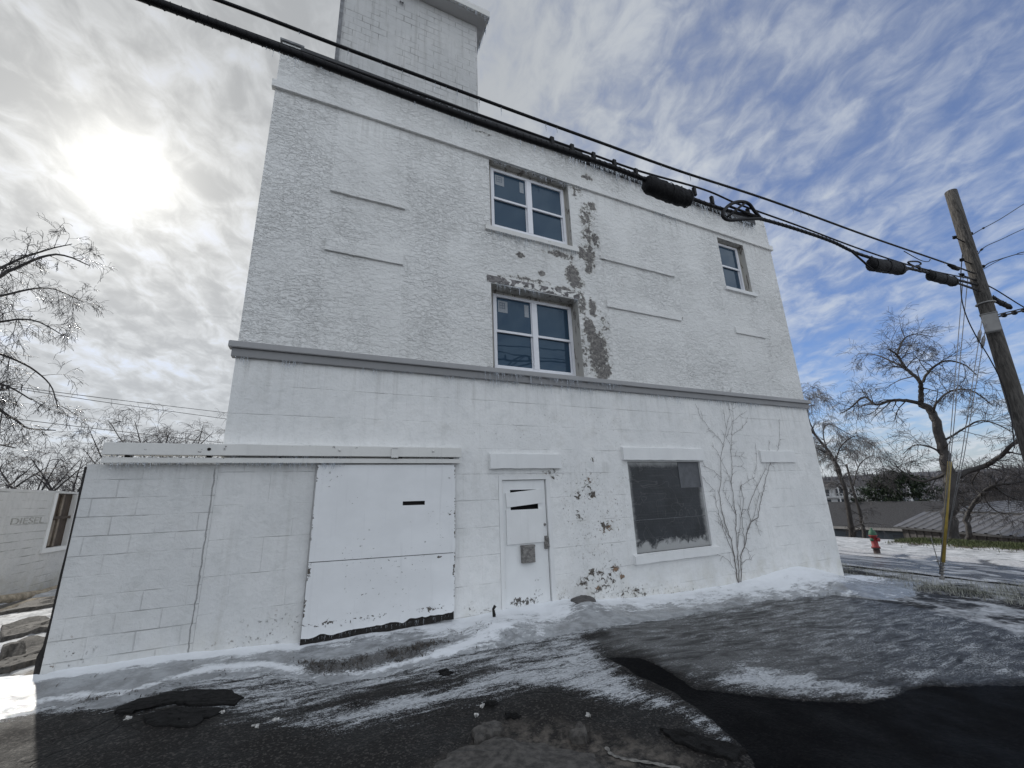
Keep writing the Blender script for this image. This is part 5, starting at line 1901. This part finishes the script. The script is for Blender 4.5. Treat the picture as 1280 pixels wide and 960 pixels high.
# ------------------------------------------------------------------ back building at the left
pB = at_range(0, 735, 17.0)
zb = pB[2]
qB = at_range(97, 710, 20.3)
p2 = at_range(-200, 735, 13.5)
dirB = np.array([qB[0] - pB[0], qB[1] - pB[1]])
mB, LBk = local_frame(pB, qB)
ztop = at_range(0, 612, 17.0)[2]
BB = empty('block_outbuilding', (pB[0], pB[1], zb), 'low cream block outbuilding at the far left with a tall boarded window', 'building')
ww = MB()
x0b, x1b = -14.0, LBk + 2.2
# window position along the wall
def wall_s(px, py):
    r = ray(px, py)
    A_ = np.array([[r[0], -(qB[0] - pB[0]) / LBk], [r[1], -(qB[1] - pB[1]) / LBk]])
    t_, s = np.linalg.solve(A_, np.array([pB[0] - CAM[0], pB[1] - CAM[1]]))
    return s, CAM[2] + r[2] * t_


s0, zwt = wall_s(72, 617)
s1, _ = wall_s(95, 618)
sb0, zwb = wall_s(53, 686)
s0 = (s0 + sb0) / 2
s1 = s0 + 1.15
hole = (s0, s1, zwb, ztop - .06)
vv = []
ww.box(x0b, s0, 0, .2, zb - .6, ztop, mB).box(s1, x1b, 0, .2, zb - .6, ztop, mB).box(s0, s1, 0, .2, zb - .6, zwb, mB).box(s0, s1, 0, .2, ztop - .06, ztop, mB)
wo = ww.build('wall', M['block_far'], BB)
MB().box(x0b, x0b + .2, .202, 6, zb - .6, ztop - .002, mB).box(x1b - .2, x1b, .202, 6, zb - .6, ztop - .002, mB).build_pieces('side_wall', M['block_far'], BB)
MB().box(x0b + .2, x1b - .2, .2, 6, ztop - .25, ztop - .15, mB).build('flat_roof', M['roofdark'], BB)
mb = MB()
mb.box(s0 - .10, s0 + .04, -.03, .12, zwb, ztop - .062, mB).box(s1 - .04, s1 + .10, -.03, .12, zwb, ztop - .062, mB).box(s0 - .16, s1 + .16, -.06, .12, zwb - .12, zwb - .002, mB)
wf = mb.build('window', M['trim_white'], BB)
mb = MB()
mb.box(s0 + .04, s1 - .04, .10, .14, zwb, ztop - .07, mB)
mb.build('board', M['brown_board'], wf)
mb = MB()
mb.box(s0 + .06, s0 + .40, .06, .095, zwb + .05, zwb + (ztop - zwb) * .48, mB)
mb.box(s0 + .50, s0 + .60, .05, .095, zwb + .02, ztop - .1, mB)
mb.box(s0 + .20, s0 + .26, .05, .095, zwb + (ztop - zwb) * .55, ztop - .1, mB)
mb.build_pieces('slat', M['brown_curtain'], wf)
mb = MB()
mb.box(s0 + .04, s1 - .04, .03, .09, zwb + (ztop - zwb) * .5, zwb + (ztop - zwb) * .55, mB)
mb.build('meeting_rail', M['brown_board'], wf)
# faded lettering
fc = bpy.data.curves.new('lettering', 'FONT')
fc.body = 'DIESEL'
fc.size = .34
fc.extrude = .003
fo = bpy.data.objects.new('lettering_source', fc)
COL.objects.link(fo)
bpy.context.view_layer.update()
dg = bpy.context.evaluated_depsgraph_get()
me = bpy.data.meshes.new_from_object(fo.evaluated_get(dg))
bpy.data.objects.remove(fo)
sA, zA = wall_s(11, 657)
sBt, _ = wall_s(57, 655)
wtxt = max(v_.co.x for v_ in me.vertices)
k = abs(sBt - sA) / wtxt
for v_ in me.vertices:
    q = mB @ Vector((sA + v_.co.x * k * .92, -.006 - v_.co.z, zA + .02 + v_.co.y * .66))
    v_.co = q
me.materials.clear()
me.materials.append(M['ink'])
lo = bpy.data.objects.new('lettering', me)
COL.objects.link(lo)
lo.parent = BB
lo.matrix_parent_inverse = BB.matrix_world.inverted()
# pale timbers lying along the foot of that wall
for k, (d0, lab, r) in enumerate(((-.45, 'pale weathered timber lying along the foot of the outbuilding wall', .11), (-1.5, 'dark edged timber half buried in snow in the back yard', .07))):
    mb = MB()
    pts = [mB @ Vector((s, d0 + .05 * math.sin(s), 0)) for s in np.linspace(-5, x1b, 12)]
    pts = [np.array([p[0], p[1], float(ground_surface(np.array(p[0]), np.array(p[1]))) + r * .6]) for p in pts]
    mb.tube(pts, r, 7)
    tag(mb.build('timber', M['timber']), lab, 'timber')

# ------------------------------------------------------------------ bare trees
def grow(mb, start, d, L, r, level, rr, droop, twig_mb, spread=1.0, minr=.004, kids=(4, 7)):
    """one limb as a bent tube, then its children"""
    n = 5 if level > 0 else 7
    pts, rads = [np.array(start, float)], [r]
    d = np.array(d, float)
    d /= np.linalg.norm(d)
    for i in range(n):
        d = d + np.array([rr.gauss(0, .16), rr.gauss(0, .16), rr.gauss(0, .12) - droop * (i / n)])
        d /= np.linalg.norm(d)
        pts.append(pts[-1] + d * L / n)
        rads.append(max(minr, r * (1 - .75 * (i + 1) / n)))
    (mb if r > .022 else twig_mb).tube(pts, rads, 5 if r > .04 else 3, False)
    if level <= 0:
        return
    for c in range(rr.randint(*kids)):
        s = rr.uniform(.25, 1.0)
        i = min(n - 1, int(s * n))
        p = pts[i] + (pts[i + 1] - pts[i]) * (s * n - i)
        base = pts[i + 1] - pts[i]
        base /= np.linalg.norm(base)
        side = np.array([rr.gauss(0, 1), rr.gauss(0, 1), rr.gauss(0, .7)])
        side -= base * (side @ base)
        side /= np.linalg.norm(side) + 1e-9
        dd = base * rr.uniform(.5, 1.0) + side * rr.uniform(.5, 1.1) * spread
        grow(mb, p, dd, L * rr.uniform(.42, .68), max(minr, rads[i] * .55), level - 1, rr, droop, twig_mb, spread, minr, kids)


def limb_tree(name, label, limbs, seed, twigs_per_m, twig_len, level=2, droop=.25, minr=.005, twig_mat='twig', group=None, spread=1.0, cat='tree', kids=(4, 7)):
    """limbs: list of (world points, r0, r1, leafy)"""
    rr = random.Random(seed)
    base = limbs[0][0][0]
    T = empty(name, tuple(base), label, cat, group)
    tr, tw_ = MB(), MB()
    for (pts, r0, r1, leafy) in limbs:
        c = polyline(pts, 5)
        n = len(c)
        rads = [r0 + (r1 - r0) * i / (n - 1) for i in range(n)]
        c = [p + np.array([rr.gauss(0, .3), rr.gauss(0, .3), rr.gauss(0, .2)]) * rads[i] * .6 for i, p in enumerate(c)]
        tr.tube(c, rads, 8 if r0 > .08 else 6, True)
        length = sum(np.linalg.norm(c[i + 1] - c[i]) for i in range(n - 1))
        for k in range(int(length * twigs_per_m * leafy)):
            i = rr.randrange(max(1, int(n * .15)), n - 1)
            base_d = c[i + 1] - c[i]
            base_d /= np.linalg.norm(base_d)
            side = np.array([rr.gauss(0, 1), rr.gauss(0, 1), rr.gauss(0, .8)])
            side -= base_d * (side @ base_d)
            side /= np.linalg.norm(side)
            grow(tr, c[i], base_d * rr.uniform(.4, 1.0) + side * rr.uniform(.6, 1.1), twig_len * rr.uniform(.6, 1.3), max(minr, min(rads[i] * .5, .035)), level, rr, droop, tw_, spread, minr, kids)
    tr.build('trunk', M['bark'], T)
    tw_.build('crown', M[twig_mat], T)
    return T


def pxl(path, dist, seed=0, jit=.6):
    rr = random.Random(seed)
    out = []
    d = dist
    for i, (x, y) in enumerate(path):
        if i:
            d = d + rr.uniform(-jit, jit) * .5
        out.append(at_range(x, y, d))
    return out


# big bare tree beyond the road
def cr(x, y):
    return (1020 + x / 2.665, 380 + y / 2.665)


D0 = 26.5
limbs = [
    (pxl([cr(455, 800), cr(450, 700), cr(446, 600), cr(432, 520), cr(412, 440), cr(390, 365), cr(352, 333)], D0, 1, .2), .26, .13, .25),
    (pxl([cr(446, 600), cr(490, 565), cr(560, 540), cr(615, 505), cr(650, 470), cr(700, 435)], D0, 2, 1.2), .13, .05, .8),
    (pxl([cr(352, 333), cr(300, 322), cr(250, 322), cr(200, 335), cr(160, 310), cr(110, 350), cr(80, 365)], D0, 3, 1.5), .09, .02, 1.0),
    (pxl([cr(352, 333), cr(350, 290), cr(345, 255), cr(300, 215), cr(270, 170), cr(240, 150)], D0, 4, 1.5), .11, .025, 1.0),
    (pxl([cr(300, 215), cr(250, 190), cr(200, 170), cr(140, 165)], D0, 5, 1.5), .05, .015, 1.0),
    (pxl([cr(270, 170), cr(290, 120), cr(330, 100), cr(390, 110)], D0, 6, 1.5), .05, .012, 1.0),
    (pxl([cr(355, 260), cr(380, 220), cr(430, 190), cr(490, 200), cr(540, 240)], D0, 7, 1.5), .06, .015, 1.0),
    (pxl([cr(390, 365), cr(400, 330), cr(450, 290), cr(520, 290), cr(590, 340)], D0, 8, 1.5), .06, .015, 1.0),
    (pxl([cr(420, 460), cr(470, 430), cr(540, 390), cr(600, 400), cr(660, 430)], D0, 9, 1.5), .05, .015, .9),
    (pxl([cr(440, 560), cr(400, 580), cr(350, 590), cr(300, 570), cr(260, 530)], D0, 10, 1.5), .07, .02, .8),
    (pxl([cr(430, 510), cr(390, 480), cr(330, 470), cr(290, 500)], D0, 11, 1.5), .05, .015, .8),
]
limb_tree('bare_tree', 'big dark bare tree with a flat leaning crown beyond the road, behind the yellow guard', limbs, 11, 3.9, 1.15, 2, .10, .0055, 'twig')
# small gnarled tree right of it
limbs = [
    (pxl([cr(508, 800), cr(510, 750), cr(500, 715), cr(520, 670), cr(550, 635), cr(590, 605), cr(650, 598), cr(720, 590)], 28, 21, .5), .11, .035, .8),
    (pxl([cr(550, 635), cr(520, 600), cr(540, 560), cr(580, 520)], 28, 22, .8), .05, .015, 1.0),
    (pxl([cr(590, 605), cr(640, 640), cr(700, 660)], 28, 23, .8), .05, .015, 1.0),
    (pxl([cr(520, 670), cr(470, 640), cr(440, 610)], 28, 24, .8), .04, .015, .8),
    (pxl([cr(600, 605), cr(560, 640), cr(600, 690), cr(660, 700)], 28, 25, .8), .04, .012, .8),
]
limb_tree('bare_tree', 'small gnarled bare tree with low crooked limbs in front of the shed roof', limbs, 12, 5, .9, 2, .12, .005, 'twig')
# drooping trees half hidden by the right corner of the building
limbs = [
    (pxl([(1066, 690), (1062, 640), (1052, 600), (1040, 570), (1020, 545), (1000, 520)], 34, 31, .5), .16, .05, .5),
    (pxl([(1055, 610), (1045, 585), (1050, 560), (1070, 545), (1095, 560)], 34, 32, 1), .06, .015, 1.2),
    (pxl([(1040, 570), (1020, 560), (1000, 555)], 34, 33, 1), .05, .015, 1.2),
    (pxl([(1048, 590), (1030, 550), (1035, 530), (1065, 545)], 34, 34, 1), .05, .015, 1.2),
    (pxl([(1020, 545), (1010, 520), (1012, 500), (1022, 495)], 34, 35, 1), .05, .012, 1.3),
    (pxl([(1010, 530), (1000, 500), (1005, 490)], 34, 36, 1), .05, .012, 1.2),
]
limb_tree('bare_tree', 'drooping ice laden bare tree showing past the right corner of the building', limbs, 13, 4.6, 1.3, 2, .60, .006, 'twig_pale')
limbs = [(pxl([(1082, 690), (1076, 645), (1066, 610), (1058, 580)], 42, 37, .4), .15, .06, .5),
         (pxl([(1066, 610), (1075, 580), (1095, 570), (1108, 590)], 42, 38, 1), .05, .015, 1.2)]
limb_tree('bare_tree', 'thin slanting bare trunk over the long shingle roof, left of the stained panel', limbs, 14, 4, 1.3, 2, .4, .007, 'twig')
# scrub between roof and road
rr = random.Random(90)
for k, (px, py, dist, lab) in enumerate(((1068, 672, 32, 'pale twiggy bush against the building corner, left of the hydrant'),
                                         (1240, 640, 45, 'bare thicket rising over the right end of the shed roof'),
                                         (1215, 632, 60, 'bare thicket behind the shed ridge, right of the big trunk'),
                                         (1275, 615, 60, 'tall bare thicket at the right edge above the shed'))):
    b0 = at_range(px, py, dist)
    g0 = float(ground_z(b0[0], b0[1]))
    hgt = (b0[2] - g0) + (.5 if k == 0 else 1.2)
    limbs = []
    for i in range(7):
        a = rr.uniform(0, 6.28)
        q = np.array([b0[0], b0[1], g0])
        e = q + np.array([math.cos(a) * hgt * .5, math.sin(a) * hgt * .5, hgt * rr.uniform(.8, 1.25)])
        limbs.append(([q, q * .5 + e * .5 + np.array([0, 0, .2]), e], .03 + .01 * hgt * .3, .01, 1.0))
    limb_tree('bare_bush', lab, limbs, 91 + k, 4.0, hgt * .30, 2 if k else 1, .15, .008 if k else .005, 'twig_far', None, 1.0, 'bush')

# pine
pp = at_range(1130, 640, 62)
pz = float(ground_z(pp[0], pp[1]))
PT = empty('pine_tree', (pp[0], pp[1], pz), 'broad dark green pine behind the low roofs, left of the big bare tree', 'pine tree')
mb = MB()
ptop = at_range(1128, 586, 62)[2]
mb.tube([(pp[0], pp[1], pz), (pp[0] + .2, pp[1], (pz + ptop) / 2), (pp[0], pp[1], ptop)], [.3, .2, .05], 8)
mb.build('trunk', M['bark'], PT)
mb = MB()
rr = random.Random(44)
rgt = np.array([pp[1] - CAM[1], -(pp[0] - CAM[0]), 0])
rgt /= np.linalg.norm(rgt)
fwd2 = np.array([-rgt[1], rgt[0], 0])
for _ in range(230):
    s = rr.random()
    zc = ptop - .4 - (ptop - pz - 1.0) * s * .85
    wmax = 1.0 + 3.9 * min(1, s * 1.7)
    u, w = rr.uniform(-1, 1) * wmax, rr.uniform(-1, 1) * wmax * .8
    c = np.array([pp[0], pp[1], zc]) + rgt * u + fwd2 * w
    cr_ = rr.uniform(.35, .8)
    for k in range(46):
        o_ = np.array([rr.gauss(0, 1), rr.gauss(0, 1), rr.gauss(0, .45)]) * cr_ * .6
        d = np.array([rr.gauss(0, 1), rr.gauss(0, 1), rr.gauss(.3, .7)])
        d /= np.linalg.norm(d)
        s_ = np.cross(d, [0.3, .5, .8])
        s_ /= np.linalg.norm(s_)
        L = rr.uniform(.16, .36)
        p = c + o_
        mb.add([p - s_ * .07, p + s_ * .07, p + d * L], [(0, 1, 2)])
mb.build('crown', M['pine'], PT)

# large tree whose branches reach in from the left edge
D1 = 15.0
limbs = [
    (pxl([(-190, 740), (-180, 640), (-160, 520), (-130, 430)], D1, 41, .3), .24, .15, .1),
    (pxl([(-160, 520), (-90, 420), (-30, 365), (20, 335), (70, 318), (112, 332)], D1, 42, 1.0), .065, .012, 1.1),
    (pxl([(-90, 420), (-40, 365), (10, 330), (60, 312), (90, 305)], D1, 43, 1.0), .042, .009, 1.0),
    (pxl([(-140, 450), (-70, 390), (0, 370), (60, 360), (105, 378)], D1, 44, 1.0), .045, .009, 1.2),
    (pxl([(-150, 480), (-70, 430), (-10, 405), (40, 400), (80, 420)], D1, 45, 1.0), .042, .009, 1.2),
    (pxl([(-160, 520), (-80, 460), (-20, 440), (30, 455), (62, 480), (72, 510)], D1, 46, 1.0), .045, .010, .8),
    (pxl([(-165, 560), (-80, 510), (-20, 505), (15, 522), (35, 535), (70, 538)], D1, 47, .8), .055, .011, .9),
    (pxl([(-165, 560), (-90, 540), (-30, 550), (20, 560)], D1, 48, .8), .05, .012, 1.0),
    (pxl([(-150, 500), (-60, 480), (0, 480), (40, 500)], D1, 49, 1.0), .05, .012, 1.1),
]
limb_tree('bare_tree', 'large ice coated bare tree reaching in from the left edge of the view', limbs, 51, 4.2, .62, 2, .30, .0036, 'twig')
# trees behind the wing wall and the outbuilding
left_trees = [
    ((200, 600), (201, 520), 34, 'leftmost round crowned bare tree peeping over the sliding door track'),
    ((238, 600), (243, 522), 36, 'upright bare tree over the track, close to the building corner'),
    ((165, 600), (155, 540), 36, 'low dense bare tree over the left end of the track'),
    ((95, 640), (85, 560), 33, 'bare tree rising behind the outbuilding, right of its window'),
    ((40, 640), (50, 565), 35, 'bare tree behind the outbuilding, above the lettering'),
    ((-20, 640), (-5, 552), 32, 'bushy bare tree at the extreme left above the outbuilding roof'),
]
for k, (b0, t0, dist, lab) in enumerate(left_trees):
    rr = random.Random(60 + k)
    q = at_range(b0[0], b0[1], dist)
    gz_ = float(ground_z(q[0], q[1]))
    tp = at_range(t0[0], t0[1], dist)
    hgt = tp[2] - gz_
    q = np.array([q[0], q[1], gz_])
    fork = q + (tp - q) * .42
    limbs = [([q, q * .5 + fork * .5, fork], .12, .08, .15)]
    for i in range(6):
        a = i * 1.05 + rr.uniform(-.3, .3)
        e = fork + np.array([math.cos(a) * hgt * .33, math.sin(a) * hgt * .33, hgt * rr.uniform(.30, .58)])
        m_ = fork * .5 + e * .5 + np.array([math.cos(a) * .2, math.sin(a) * .2, .35])
        limbs.append(([fork, m_, e], .06, .012, 1.0))
    limb_tree('bare_tree', lab, limbs, 70 + k, 1.8, hgt * .20, 2, .35, .0062, 'twig_far')

# far woods along the skyline
mb = MB()
rr = random.Random(99)
for _ in range(5200):
    a = math.radians(rr.uniform(-75, 95))
    rad = rr.uniform(300, 470)
    zb_ = np.interp(rad, [300, 380, 480], [-9, 1, 8])
    h = rr.uniform(4, 9)
    c = np.array([rad * math.sin(a), rad * math.cos(a) - 6, zb_ - 2])
    for k in range(3):
        u = rr.uniform(-2.5, 2.5)
        tng = np.array([math.cos(a), -math.sin(a), 0])
        p = c + tng * u
        w = rr.uniform(.5, 1.5)
        dpt = np.array([math.sin(a), math.cos(a), 0]) * rr.uniform(-2, 2)
        mb.add([p - tng * w + dpt, p + tng * w, p + tng * rr.uniform(-w, w) + np.array([0, 0, h * rr.uniform(.6, 1.1)]), p + dpt * 1.5], [(0, 1, 2), (0, 2, 3), (1, 3, 2)])
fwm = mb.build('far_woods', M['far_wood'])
tag(fwm, 'far off winter woods along the skyline, haze put into their grey', 'woods', None, 'stuff')

# ------------------------------------------------------------------ wires and pole at the far left
LP_ = at_range(-26, 520, 40)
lp = empty('utility_pole', (LP_[0], LP_[1], float(ground_z(LP_[0], LP_[1]))), 'distant utility pole at the far left edge with a crossarm and insulators', 'utility pole')
mb = MB()
tp = at_range(-26, 470, 40)
mb.tube([(LP_[0], LP_[1], -1), (LP_[0], LP_[1], tp[2])], [.16, .12], 10)
mb.build('shaft', M['pole'], lp)
mb = MB()
a, b_ = at_range(-60, 489, 40), at_range(9, 487, 40)
mb.tube([a, b_], .07, 4)
mb.build('crossarm', M['pole'], lp)
for (px, py) in ((2, 484), (9, 484), (-10, 484)):
    q = at_range(px, py + 2, 40)
    mb = MB()
    mb.lathe([(.04, 0), (.09, .05), (.05, .12), (.09, .18), (.03, .26)], tuple(q), sides=8)
    mb.build('insulator', M['black_case'], lp)
for (pa, pb, pc, lab) in (((2, 481), (140, 499), (300, 518), 'upper of the two thin wires crossing behind the left trees'),
                          ((9, 484), (140, 504), (300, 526), 'lower of the two thin wires crossing behind the left trees'),
                          ((-10, 520), (130, 537), (300, 556), 'lowest thin wire showing just above the sliding door track')):
    mb = MB()
    mb.tube(polyline([at_range(*pa, 40), at_range(*pb, 44), at_range(*pc, 50)], 6), .022, 5)
    tag(mb.build('overhead_wire', M['black_rubber']), lab, 'wire', 'wires behind the left trees')

# ------------------------------------------------------------------ small things on the ground
def chunk(name, path, h, mat, label, cat, group=None, seed=0, lift=0.0, dome=.0):
    """irregular slab: outline given on the ground, real thickness"""
    rr = random.Random(seed)
    base = [on_ground(*p) for p in path]
    out = []
    for i in range(len(base)):
        a, b_ = base[i], base[(i + 1) % len(base)]
        for k in range(4):
            s = k / 4
            out.append(a * (1 - s) + b_ * s + np.array([rr.gauss(0, .010), rr.gauss(0, .010), 0]))
    c = np.mean(out, axis=0)
    n = len(out)
    mb = MB()
    v = []
    rings = [(1.03, -.05), (1.0, h * .75), (.95, h)] + ([(.7, h + dome * .6), (.35, h + dome)] if True else [])
    for s, hh in rings:
        for p in out:
            q = c + (p - c) * s
            q[2] = float(ground_surface(np.array(q[0]), np.array(q[1]))) + hh + lift + rr.gauss(0, .004)
            v.append(q)
    f = []
    for j in range(len(rings) - 1):
        for i in range(n):
            f.append((j * n + i, j * n + (i + 1) % n, (j + 1) * n + (i + 1) % n, (j + 1) * n + i))
    f.append(tuple((len(rings) - 1) * n + i for i in range(n)))
    mb.add(v, f)
    o = mb.build(name, mat)
    return tag(o, label, cat, group)


chunk('asphalt_slab', [(142, 889), (170, 876), (215, 868), (245, 864), (290, 865), (302, 873), (292, 882), (240, 884), (220, 880), (190, 884), (165, 892), (145, 893)], .018, M['slab'],
      'long curved piece of broken asphalt, back edge against the snow', 'broken asphalt', 'lifted asphalt pieces', 1)
chunk('asphalt_slab', [(178, 906), (182, 895), (215, 886), (240, 887), (285, 886), (262, 898), (240, 911), (205, 909)], .014, M['slab'],
      'flat piece of broken asphalt in front of the long curved one', 'broken asphalt', 'lifted asphalt pieces', 2)
chunk('stone', [(714, 762), (722, 756), (737, 755), (746, 761), (742, 767), (722, 768)], .12, M['rock'], 'dark stone half buried in snow beside the door', 'stone', None, 3, .03, .03)
chunk('asphalt_slab', [(590, 918), (602, 908), (625, 904), (630, 912), (612, 922), (595, 928)], .035, M['oldslab'], 'pale worn lump at the left end of the pothole', 'broken asphalt', 'old asphalt lumps', 4, 0, .006)
chunk('asphalt_slab', [(712, 916), (724, 908), (735, 912), (732, 922), (716, 924)], .05, M['oldslab'], 'dark loose lump at the right end of the pothole', 'broken asphalt', 'old asphalt lumps', 5, 0, .008)
chunk('asphalt_slab', [(540, 960), (570, 938), (620, 922), (680, 925), (740, 938), (760, 960), (740, 985), (600, 990)], .022, M['oldslab'], 'wide crumbling plate of old asphalt at the bottom edge', 'broken asphalt', 'old asphalt lumps', 6, 0, .004)
chunk('asphalt_slab', [(826, 912), (850, 915), (890, 925), (935, 940), (915, 952), (870, 938), (840, 924)], .02, M['slab'], 'narrow black tar strip beside the dark patch', 'broken asphalt', None, 7)
for k, (px, py, lab) in enumerate(((612, 880, 'pointed black scrap left of centre on the asphalt'), (640, 895, 'dull black scrap just above the pothole'), (556, 841, 'thin black scrap lying in the frost'))):
    chunk('asphalt_scrap', [(px - 9, py - 2), (px + 2, py - 4), (px + 11, py), (px + 3, py + 3), (px - 6, py + 3)], .012, M['slab'], lab, 'scrap', 'black scraps', 20 + k)
for k, (px, py, sz, lab) in enumerate(((320, 909, 4, 'pale flat chip on dark asphalt below the left snow'), (595, 893, 2.5, 'small white chip left of the pothole'), (236, 906, 3, 'white chip on the front broken asphalt piece'),
                                       (160, 898, 3, 'ice chip at the left end of the broken asphalt'), (603, 882, 2.5, 'ice chip beside the pointed black scrap'), (735, 893, 2, 'tiny white chip right of the pothole'),
                                       (344, 901, 2, 'tiny ice chip in the frost beside the flat chip'), (277, 891, 2.5, 'ice chip on the right edge of the broken asphalt'))):
    sz *= .6
    chunk('ice_chip', [(px - sz, py), (px - sz * .2, py - sz * .7), (px + sz, py - sz * .3), (px + sz * .6, py + sz * .6), (px - sz * .5, py + sz * .7)], .010, M['pebble'], lab, 'ice chip', 'ice chips on the asphalt', 40 + k)
# iced stub beside the door
p = on_ground(618, 783)
mb = MB()
p[2] = float(bank_surface(np.array(p[0]), np.array(p[1]))) - .05
mb.tube([p, p + [0, 0, .08], p + [-.012, 0, .15], p + [.02, 0, .19]], [.02, .024, .018, .022], 7)
tag(mb.build('pipe_stub', M['rotten']), 'short black stub poking out of the snow by the door', 'pipe stub')
# painted line fragment
mb = MB()
ln = [on_ground(*q) for q in [(757, 927), (766, 938), (785, 945), (815, 949), (850, 955)]]
ln = polyline(ln, 6)
v, f = [], []
for i, q in enumerate(ln):
    d = ln[min(i + 1, len(ln) - 1)] - ln[max(i - 1, 0)]
    nn = np.array([-d[1], d[0], 0])
    nn /= np.linalg.norm(nn)
    w = .008 + .012 * math.sin(i * 2.1) ** 2
    for s in (-1, 1):
        a = q + nn * w * s
        v.append((a[0], a[1], float(ground_surface(np.array(a[0]), np.array(a[1]))) + .006))
for i in range(len(ln) - 1):
    f.append((2 * i, 2 * i + 1, 2 * i + 3, 2 * i + 2))
mb.add(v, f)
pl = mb.build('painted_line', M['white_line'])
pl['kind'] = 'structure'

# broken slabs of paving in the back yard
rr = random.Random(8)
yard = [((0, 790), (45, 780), (78, 778), (70, 792), (20, 800), (0, 803)), ((0, 812), (40, 800), (66, 800), (58, 812), (15, 824), (0, 826)), ((-10, 765), (30, 757), (76, 750), (74, 760), (30, 768), (-10, 775)),
        ((-10, 835), (20, 826), (50, 822), (44, 832), (10, 842), (-10, 846))]
labs = ['grey paving slab with a black edge, second from the front in the left yard', 'cracked paving slab left of the wing wall corner', 'dark paving slab farthest back in the left yard', 'brown edged paving slab nearest the snow in the left yard']
for k, path in enumerate(yard):
    chunk('paving_slab', path, .018, M['oldslab'], labs[k], 'paving slab', 'broken paving slabs in the yard', 80 + k, .045)


def blades(name, label, cat, n, place, hmin, hmax, mat, lean=.5, w=.004, seed=0):
    rr = random.Random(seed)
    mb = MB()
    for _ in range(n):
        q = place(rr)
        if q is None:
            continue
        a = rr.uniform(0, 6.28)
        h = rr.uniform(hmin, hmax)
        l = rr.uniform(0, lean) * h
        s = np.array([math.cos(a + 1.57), math.sin(a + 1.57), 0]) * w
        m_ = q + np.array([math.cos(a) * l * .35, math.sin(a) * l * .35, h * .6])
        t_ = q + np.array([math.cos(a) * l, math.sin(a) * l, h])
        mb.add([q - s, q + s, m_ + s * .7, m_ - s * .7, t_], [(0, 1, 2, 3), (3, 2, 4)])
    o = mb.build(name, mat)
    return tag(o, label, cat, None, 'stuff')


def gpt(x, y):
    return np.array([x, y, float(ground_z(x, y)) - .01])


def place_strip(rr):
    x, y = rr.uniform(11.3, 13.9), rr.uniform(-4.2, 2.2)
    if rr.random() > float(vnoise(np.array([x]), np.array([y]), 1.3, 71, 3)[0]) * 1.7 - .35 or x < 11.3 + .5 * (y + 1.5):
        return None
    return gpt(x, y)


def place_bank(rr):
    return gpt(rr.gauss(23.5, .7), rr.uniform(-.4, 3.9))


def place_deb(rr):
    for _ in range(20):
        x, y = rr.uniform(-2.6, 2.4), rr.uniform(-1.6, -.2)
        if float(bank_debris(np.array([x]), np.array([y]))[0]) * float(vnoise(np.array([x]), np.array([y]), 6.0, 39, 2)[0]) > rr.uniform(.22, .6):
            return np.array([x, y, float(bank_surface(np.array(x), np.array(y))) - .005])
    return None


blades('frosted_grass', 'frosted pale grass on the verge beside the road', 'grass', 9000, place_strip, .03, .16, M['frosty_grass'], 1.2, .004, 5)
blades('green_grass', 'green winter grass on the bank below the shed', 'grass', 6000, place_bank, .05, .16, M['green_grass'], .9, .010, 6)
blades('dead_weeds', 'dead brown weeds and leaves frozen into the snow along the wall', 'weeds', 1100, place_deb, .008, .035, M['weed'], 4.0, .005, 7)
